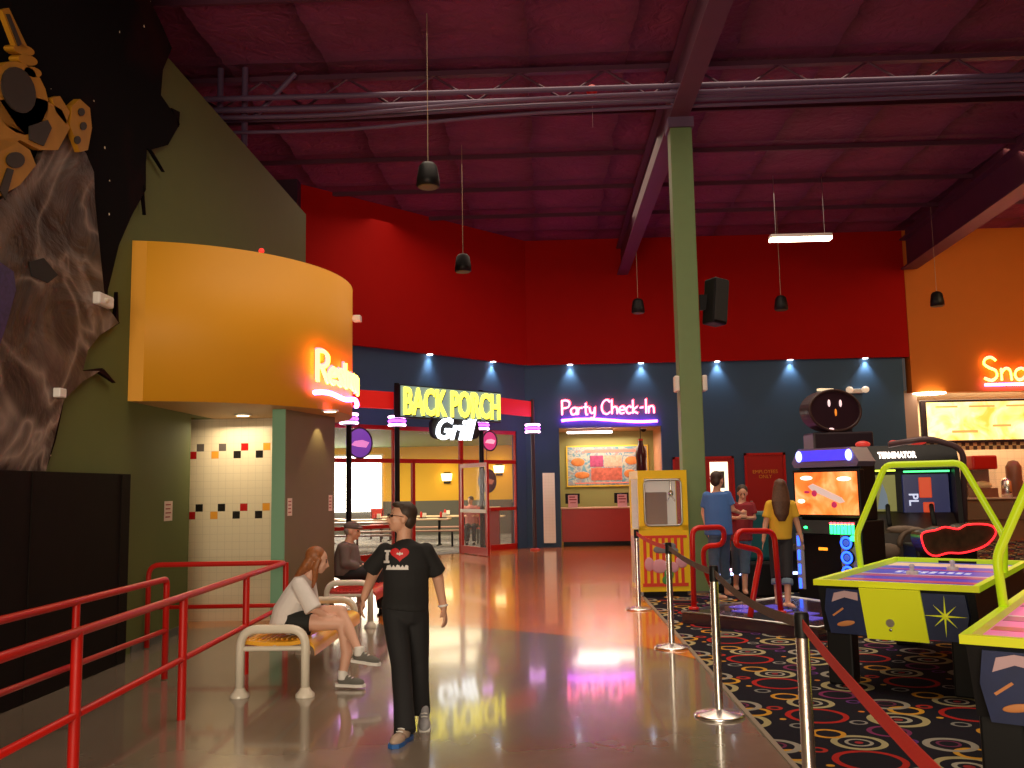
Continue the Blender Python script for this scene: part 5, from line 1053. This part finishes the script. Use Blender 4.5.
# ---- seated girl
Y0 = 7.78
p = Person('person with long auburn hair, white blouse and dark shorts sitting on the yellow bench', (-2.05, Y0, 0)); b = p.body
hc = W_(317.5,560.5,Y0); p.hd(hc, (.95,.18,-.25), (.25,0,1), .93)
nk = W_(309,577,Y0); limb(b, [hc+V((-.03,0,-.05)), W_(311,572,Y0), nk], [.045,.043,.05])
hipc = W_(292,628,Y0); hipc.z = max(.52, hipc.z); sd = V((0,1,0))
b.tube([nk, W_(304,581,Y0), W_(297,597,Y0), W_(291,612,Y0), hipc], [(.05,.05),(.13,.08),(.13,.09),(.12,.09),(.15,.11)], 14, up=sd)
sa, sb = W_(304,583,Y0)+V((0,-.14,0)), W_(304,583,Y0)+V((0,.14,0))
ea = W_(313,609,Y0-.17); wa = W_(319,619,Y0-.1)+V((.05,0,.03)); limb(b, [sa, ea, wa], [.045,.036,.024]); hand(b, wa, (1,.35,-.15), (0,0,-1), (0,1,0), .85, .45)
eb = W_(311,606,Y0+.17); wb = W_(322,616,Y0+.06)+V((.04,0,.05)); limb(b, [sb, eb, wb], [.045,.036,.024]); hand(b, wb, (1,-.5,-.1), (0,0,-1), (0,-1,0), .85, .45)
ka = W_(341,624,Y0-.08); aa = fz(345,683,.085); aa = V((ka.x+.02, ka.y-.02, .10)); limb(b, [V((hipc.x+.02,Y0-.09,.53)), ka, V((ka.x+.05,ka.y,.28)), aa], [.085,.056,.05,.033])
kb = W_(341,614,Y0-.02)+V((0,0,.02)); ab = W_(359,652,Y0-.2); limb(b, [V((hipc.x+.02,Y0+.08,.56)), kb, kb.lerp(ab,.45)+V((0,0,0)), ab], [.085,.056,.048,.032])
p.done(.0085, mat('fair_skin', (.70,.40,.29), .5, noise_=.05))
bl = MB(); bl.tube([W_(309,577,Y0), W_(305,581,Y0), W_(297,597,Y0), W_(289,612,Y0), W_(287,624,Y0), W_(285,629,Y0)], [(.06,.05),(.15,.09),(.165,.12),(.165,.135),(.175,.14),(.18,.14)], 18, up=sd)
for s0, e0 in ((sa, ea.lerp(sa,-.05)), (sb, eb)): bl.ell(s0,.065); bl.tube([s0, s0.lerp(e0,.5), e0], [.065,.07,.075], 14)
p.cloth('blouse', bl, mat('white_cotton', (.78,.74,.72), .8, bump=.25, bscale=14), .011, 3)
so = MB(); so.tube([W_(289,622,Y0), V((hipc.x,Y0,.53)), V((hipc.x,Y0,.455))], [(.15,.12),(.18,.14),(.17,.13)], 16, up=sd)
so.tube([V((hipc.x,Y0-.09,.53)), V((hipc.x,Y0-.09,.53)).lerp(ka,.42)], [.1,.1], 14); so.tube([V((hipc.x,Y0+.08,.55)), V((hipc.x,Y0+.08,.55)).lerp(kb,.42)], [.1,.1], 14)
p.cloth('shorts', so, mat('dark_shorts', (.015,.017,.016), .8), .011, 3)
for an, d in ((aa,(1,-.1,-.02)),(ab,(1,-.15,-.12))):
    p.cloth('sock', MB().tube([an-V((0,0,.03)), an+V((0,0,.045))], [.042,.04], 12), M['white'], .009, 2); p.shoes(an, d, mat('grey_canvas', (.13,.125,.11), .8), M['white'], .98)
hr = MB(); P, R = p.P, p.R; k_ = .93
hr.ell(P(0,-.03,.042), (.083*k_,.092*k_,.084*k_), rot=R); hr.ell(P(0,-.06,-.03), (.078*k_,.055*k_,.09*k_), rot=R)
hr.tube([P(0,-.05,.02), P(0,-.075,-.06), W_(301,573,Y0), W_(297,581,Y0)+V((-.02,0,0))], [(.07,.05),(.085,.05),(.08,.035),(.05,.02)], 12, up=sd)
hr.tube([P(.07,.01,.03), P(.075,.0,-.06), P(.06,.02,-.15), P(.05,.02,-.24)], [(.03,.02),(.03,.02),(.025,.02),(.012,.01)], 8); hr.tube([P(-.07,.01,.03), P(-.075,.0,-.06), P(-.06,.02,-.15)], [(.03,.02),(.03,.02),(.02,.015)], 8)
p.cloth('hair', hr, mat('auburn_hair', (.30,.10,.03), .5, noise_=.5, nscale=50), .008, 2)
# ---- seated man
Y0 = 12.15
p = Person('person in a grey shirt and flat grey cap sitting on the red bench', (-2.15, Y0, 0)); b = p.body
hc = W_(352.5,531,Y0); p.hd(hc, (.98,-.1,-.08), (0,0,1), 1.05)
nk = W_(349,542,Y0); limb(b, [hc+V((-.02,0,-.05)), nk], [.055,.06])
hipc = V((W_(346,585,Y0).x, Y0, .54)); sd = V((0,1,0))
b.tube([nk, W_(348,546,Y0), W_(347,558,Y0), hipc], [(.06,.06),(.16,.1),(.17,.13),(.17,.15)], 14, up=sd)
for s in (-1,1):
    sh_ = W_(348,548,Y0)+V((0,s*.18,0)); e = W_(349,562,Y0)+V((0,s*.22,0)); w = W_(363,567,Y0)+V((.0,s*.1,0)); limb(b, [sh_, e, w], [.05,.042,.028]); hand(b, w, (1,-s*.4,-.1), (0,0,-1), (0,-s,0), 1, .5)
    k = V((hipc.x+.45, Y0+s*.13, .54)); a = V((hipc.x+.5, Y0+s*.13, .09)); limb(b, [V((hipc.x,Y0+s*.1,.54)), k, a], [.09,.06,.04])
p.done(.012)
s_ = MB(); s_.tube([nk, W_(348,545,Y0), W_(347,558,Y0), hipc+V((0,0,.02)), hipc-V((0,0,.03))], [(.07,.06),(.2,.13),(.21,.18),(.215,.2),(.2,.19)], 16, up=sd)
for s in (-1,1): sh_ = W_(348,548,Y0)+V((0,s*.18,0)); e = W_(349,562,Y0)+V((0,s*.22,0)); w = W_(360,566.5,Y0)+V((0,s*.12,0)); s_.ell(sh_,.08); s_.tube([sh_, e, w], [.078,.07,.06], 12); s_.ell(e,.068)
p.cloth('shirt', s_, mat('grey_shirt', (.13,.10,.09), .85), .014, 3)
s_ = MB(); s_.tube([hipc+V((0,0,.08)), hipc-V((0,0,.06))], [(.18,.16),(.18,.16)], 14, up=sd)
for s in (-1,1): k = V((hipc.x+.45, Y0+s*.13, .54)); a = V((hipc.x+.5, Y0+s*.13, .1)); h = V((hipc.x,Y0+s*.1,.54)); s_.tube([h,k],[.105,.08],12); s_.ell(k,.08); s_.tube([k,a],[.078,.07],12); s_.ell(h,.1)
p.cloth('trousers', s_, mat('black_trousers', (.009,.009,.011), .8), .014, 3)
for s in (-1,1): p.shoes(V((hipc.x+.5, Y0+s*.13, .09)), (1,0,0), M['black'], M['blackm'], 1.1)
P, R = p.P, p.R
p.cloth('cap', MB().ell(P(0,-.01,.06), (.088,.115,.065), rot=R).ell(P(0,.09,.045), (.065,.05,.014), rot=R), mat('grey_tweed', (.12,.09,.085), .9), .009, 2)
p.cloth('hair', MB().ell(P(0,-.04,.0), (.079,.075,.07), rot=R), mat('grey_hair', (.2,.17,.15), .7), .01, 2)
# ---- three children on the dance platform
def kid(label, Y0, base, headp, face, hs, nkp, shl, shr, hipp, armL, armR, legs, tee, pants, feet_bare, sleeve=.45, girl=False, cuff=None, hairm=None, pl=.8, zb=.15, wd=.14, fup=(0,0,1)):
    p = Person(label, (base[0], base[1], zb)); b = p.body
    hc = W_(*headp, Y0); p.hd(hc, face, fup, hs); nk = W_(*nkp, Y0); limb(b, [hc+V((0,0,-.05)), nk], [.045,.048])
    sL_, sR_ = W_(*shl, Y0), W_(*shr, Y0); sd = (sR_-sL_).normalized(); hp = W_(*hipp, Y0); sm_ = (sL_+sR_)/2
    b.tube([nk, sm_, sm_.lerp(hp,.5), hp], [(.045,.045),(wd*.9,.08),(wd*.85,.09),(wd*.9,.095)], 14, up=sd)
    ends = []
    for s0, (ex, ey, ed), (wx_, wy, wd_), hd_ in ((sL_, *armL), (sR_, *armR)):
        e = W_(ex, ey, Y0+ed); w = W_(wx_, wy, Y0+wd_); limb(b, [s0, e, w], [.043,.035,.023]); hand(b, w, hd_ or (w-e), (0,1,0), (0,0,1) if hd_ else (0,-1,0), .85, .55); ends.append((s0, e))
    lg = []
    for (hx, kx, ky, kd, ax, ay) in legs:
        h = W_(hx, hipp[1]+3, Y0); a = fz(ax, ay, zb+.08); k = W_(kx, ky, (Y0+a.y)/2+kd); limb(b, [h, k, a], [.072,.05,.034]); lg.append((h, k, a))
        d = V(feet_bare); b.ell(a+d.normalized()*.07-V((0,0,.045)), (.035,.085,.028), rot=Matrix((d.normalized().cross(V((0,0,1))), d.normalized(), V((0,0,1)))).transposed()); b.ell(a-V((0,0,.03)), .038)
        for q in range(5): b.ell(a+d.normalized()*(.15-abs(q-1)*.006)+d.normalized().cross(V((0,0,1)))*(-.026+q*.013)-V((0,0,.06)), .010, sub=1)
    p.done(.011)
    s_ = MB(); lowp = hp+V((0,0,-.0)); s_.tube([nk+V((0,0,-.01)), sm_+V((0,0,.02)), sm_.lerp(hp,.4), lowp, lowp+V((0,0,-.05))], [(.06,.055),(wd,.1),(wd*1.08,.12),(wd*(.98 if girl else 1.12),.125),(wd*(1.04 if girl else 1.14),.13)], 16, up=sd)
    for s0, e in ends: s_.ell(s0,.06); q = s0.lerp(e, sleeve*1.5); s_.tube([s0, s0.lerp(e,sleeve), q], [.06,.06,.064], 12)
    p.cloth('shirt', s_, tee, .012, 3)
    s_ = MB(); s_.tube([hp+V((0,0,.03)), hp-V((0,0,.08))], [(wd*1.0,.11),(wd*1.0,.115)], 14, up=sd)
    cf = MB()
    for h, k, a in lg:
        e = k.lerp(a, pl) ; s_.ell(h,.085); s_.tube([h, h.lerp(k,.5), k, e], [.092,.085,.07,.066], 12)
        if cuff: e2 = k.lerp(a, pl+.18); part_c = p.cloth('rolled_cuff', MB().tube([e, e2], [.068,.07], 12), cuff, .012, 2)
    p.cloth('trousers', s_, pants, .012, 3)
    hr = MB(); P, R = p.P, p.R; k_ = hs
    hr.ell(P(0,-.03,.042), (.085*k_,.092*k_,.084*k_), rot=R); hr.ell(P(0,-.055,-.01), (.077*k_,.058*k_,.085*k_), rot=R)
    if girl:
        d_ = V(face).normalized(); bk = -V((d_.x,d_.y,0)).normalized()
        hr.tube([P(0,-.05,.03), P(0,-.07,-.06), W_(headp[0],headp[1]+14,Y0)+bk*.11, W_(headp[0]+.5,headp[1]+26,Y0)+bk*.12, W_(headp[0]+1,headp[1]+33,Y0)+bk*.12], [(.085,.06),(.1,.055),(.115,.045),(.09,.035),(.04,.02)], 12, up=sd)
    p.cloth('hair', hr, hairm or M['brown_hair'], .01, 2)
    return p
denim = mat('blue_denim', (.07,.12,.20), .85, noise_=.2, nscale=20); denimc = mat('denim_cuff', (.16,.24,.32), .85)
kid('person in a blue T-shirt and jeans standing beside the green column, back turned', 11.95, (2.12,11.95), (717.5,480), (.7,.7,-.1), .92, (716.5,491), (707,496), (727,495), (718.5,531),
    ((703.5,513,.05),(707,529,-.02),None), ((733,510,.0),(741,513,.12),(1,.5,.05)), [(715,714,560,0,716,593),(723,724,562,0,727,590)], mat('blue_tee', (.06,.16,.45), .85), denim, (.6,-.4,0), cuff=denimc, pl=.55, wd=.16)
kid('person in a dark red T-shirt looking down at something in the hands', 12.55, (2.6,12.55), (742.5,493), (-.15,-.85,-.45), .86, (742,502), (735,506), (751,506), (741,537),
    ((731,518,-.02),(738,518,-.2),(.6,-.4,.1)), ((754,518,-.02),(748,518,-.2),(-.6,-.4,.1)), [(738,737,562,0,736,584),(745,745,562,0,745,588)], mat('dark_red_tee', (.22,.012,.02), .85), denim, (-.1,-1,0), cuff=None, pl=.45, wd=.135)
kid('person in a yellow T-shirt with long brown hair, back turned, at the safety bar', 11.35, (2.83,11.35), (780,488), (.15,.97,-.05), .9, (780.5,499), (770,505), (791.5,505), (780.5,535),
    ((765.5,524,.0),(763.5,541,-.05),None), ((797,523,.0),(802,541,-.03),None), [(776,776,567,0,778,600),(785,787,567,0,788,601)], mat('yellow_tee', (.72,.43,.03), .85), mat('black_capri', (.012,.012,.016), .8), (.2,-.9,0), girl=True, cuff=denimc, pl=.35, wd=.135, hairm=mat('long_brown_hair', (.09,.035,.015), .55, noise_=.5, nscale=50))
# phone in the hands
q = W_(743.5,517,12.28); single('phone', MB().bbox((q.x-.035,q.y-.02,q.z-.02),(q.x+.035,q.y+.06,q.z-.008),.003), M['black'], 'small dark handheld phone held by the child in dark red', 'phone')
# ---- diner inside the restaurant
Y0 = 27.0
p = Person('person in a pink top seated at a table deep inside the restaurant', (fy(471,540,Y0).x, Y0, .006)); b = p.body
hc = W_(470.5,500.5,Y0); p.hd(hc, (-.6,-.8,-.2), (0,0,1), .95); nk = hc+V((0,0,-.14)); limb(b, [hc, nk], [.05,.055]); sd = V((1,0,0)); hipc = V((nk.x+.02, Y0+.05, .52))
b.tube([nk, nk-V((0,0,.05)), hipc.lerp(nk,.4), hipc], [(.05,.05),(.16,.1),(.15,.11),(.16,.13)], 12, up=sd)
for s in (-1,1): 
    s0 = nk+V((s*.17,0,-.07)); e = s0+V((s*.04,-.1,-.25)); w = e+V((-s*.08,-.22,.03)); limb(b, [s0,e,w], [.045,.038,.026]); hand(b, w, (-s*.4,-1,0), (0,0,-1), (-s,0,0), .9, .5)
    k = V((hipc.x+s*.1, Y0-.38, .52)); a = V((hipc.x+s*.1, Y0-.35, .1)); limb(b, [V((hipc.x+s*.09,Y0+.05,.52)), k, a], [.08,.058,.04])
p.done(.016)
s_ = MB().tube([nk, nk-V((0,0,.05)), hipc.lerp(nk,.4), hipc], [(.06,.06),(.18,.12),(.17,.13),(.18,.15)], 12, up=sd)
for s in (-1,1): s0 = nk+V((s*.17,0,-.07)); e = s0+V((s*.04,-.1,-.25)); s_.ell(s0,.07); s_.tube([s0, s0.lerp(e,.8)], [.066,.066], 10)
p.cloth('shirt', s_, mat('pink_top', (.55,.2,.2), .8), .02, 2)
s_ = MB()
for s in (-1,1): k = V((hipc.x+s*.1, Y0-.38, .52)); a = V((hipc.x+s*.1, Y0-.35, .1)); h = V((hipc.x+s*.09,Y0+.05,.52)); s_.ell(h,.11); s_.tube([h,k],[.1,.075],10); s_.ell(k,.075); s_.tube([k,a],[.072,.065],10)
p.cloth('trousers', s_, mat('dark_trousers', (.02,.02,.03), .8), .02, 2)
for s in (-1,1): p.shoes(V((hipc.x+s*.1, Y0-.35, .095)), (0,-1,0), M['black'], M['blackm'], 1.0)
p.cloth('hair', MB().ell(p.P(0,-.03,.045), (.085,.09,.085), rot=p.R), M['brown_hair'], .014, 2)
c_ = copy_tree(ch); c_.location = (hipc.x, Y0+.06, .006); c_.rotation_euler.z = 0; c_['label'] = 'red backed chair under the diner in pink'
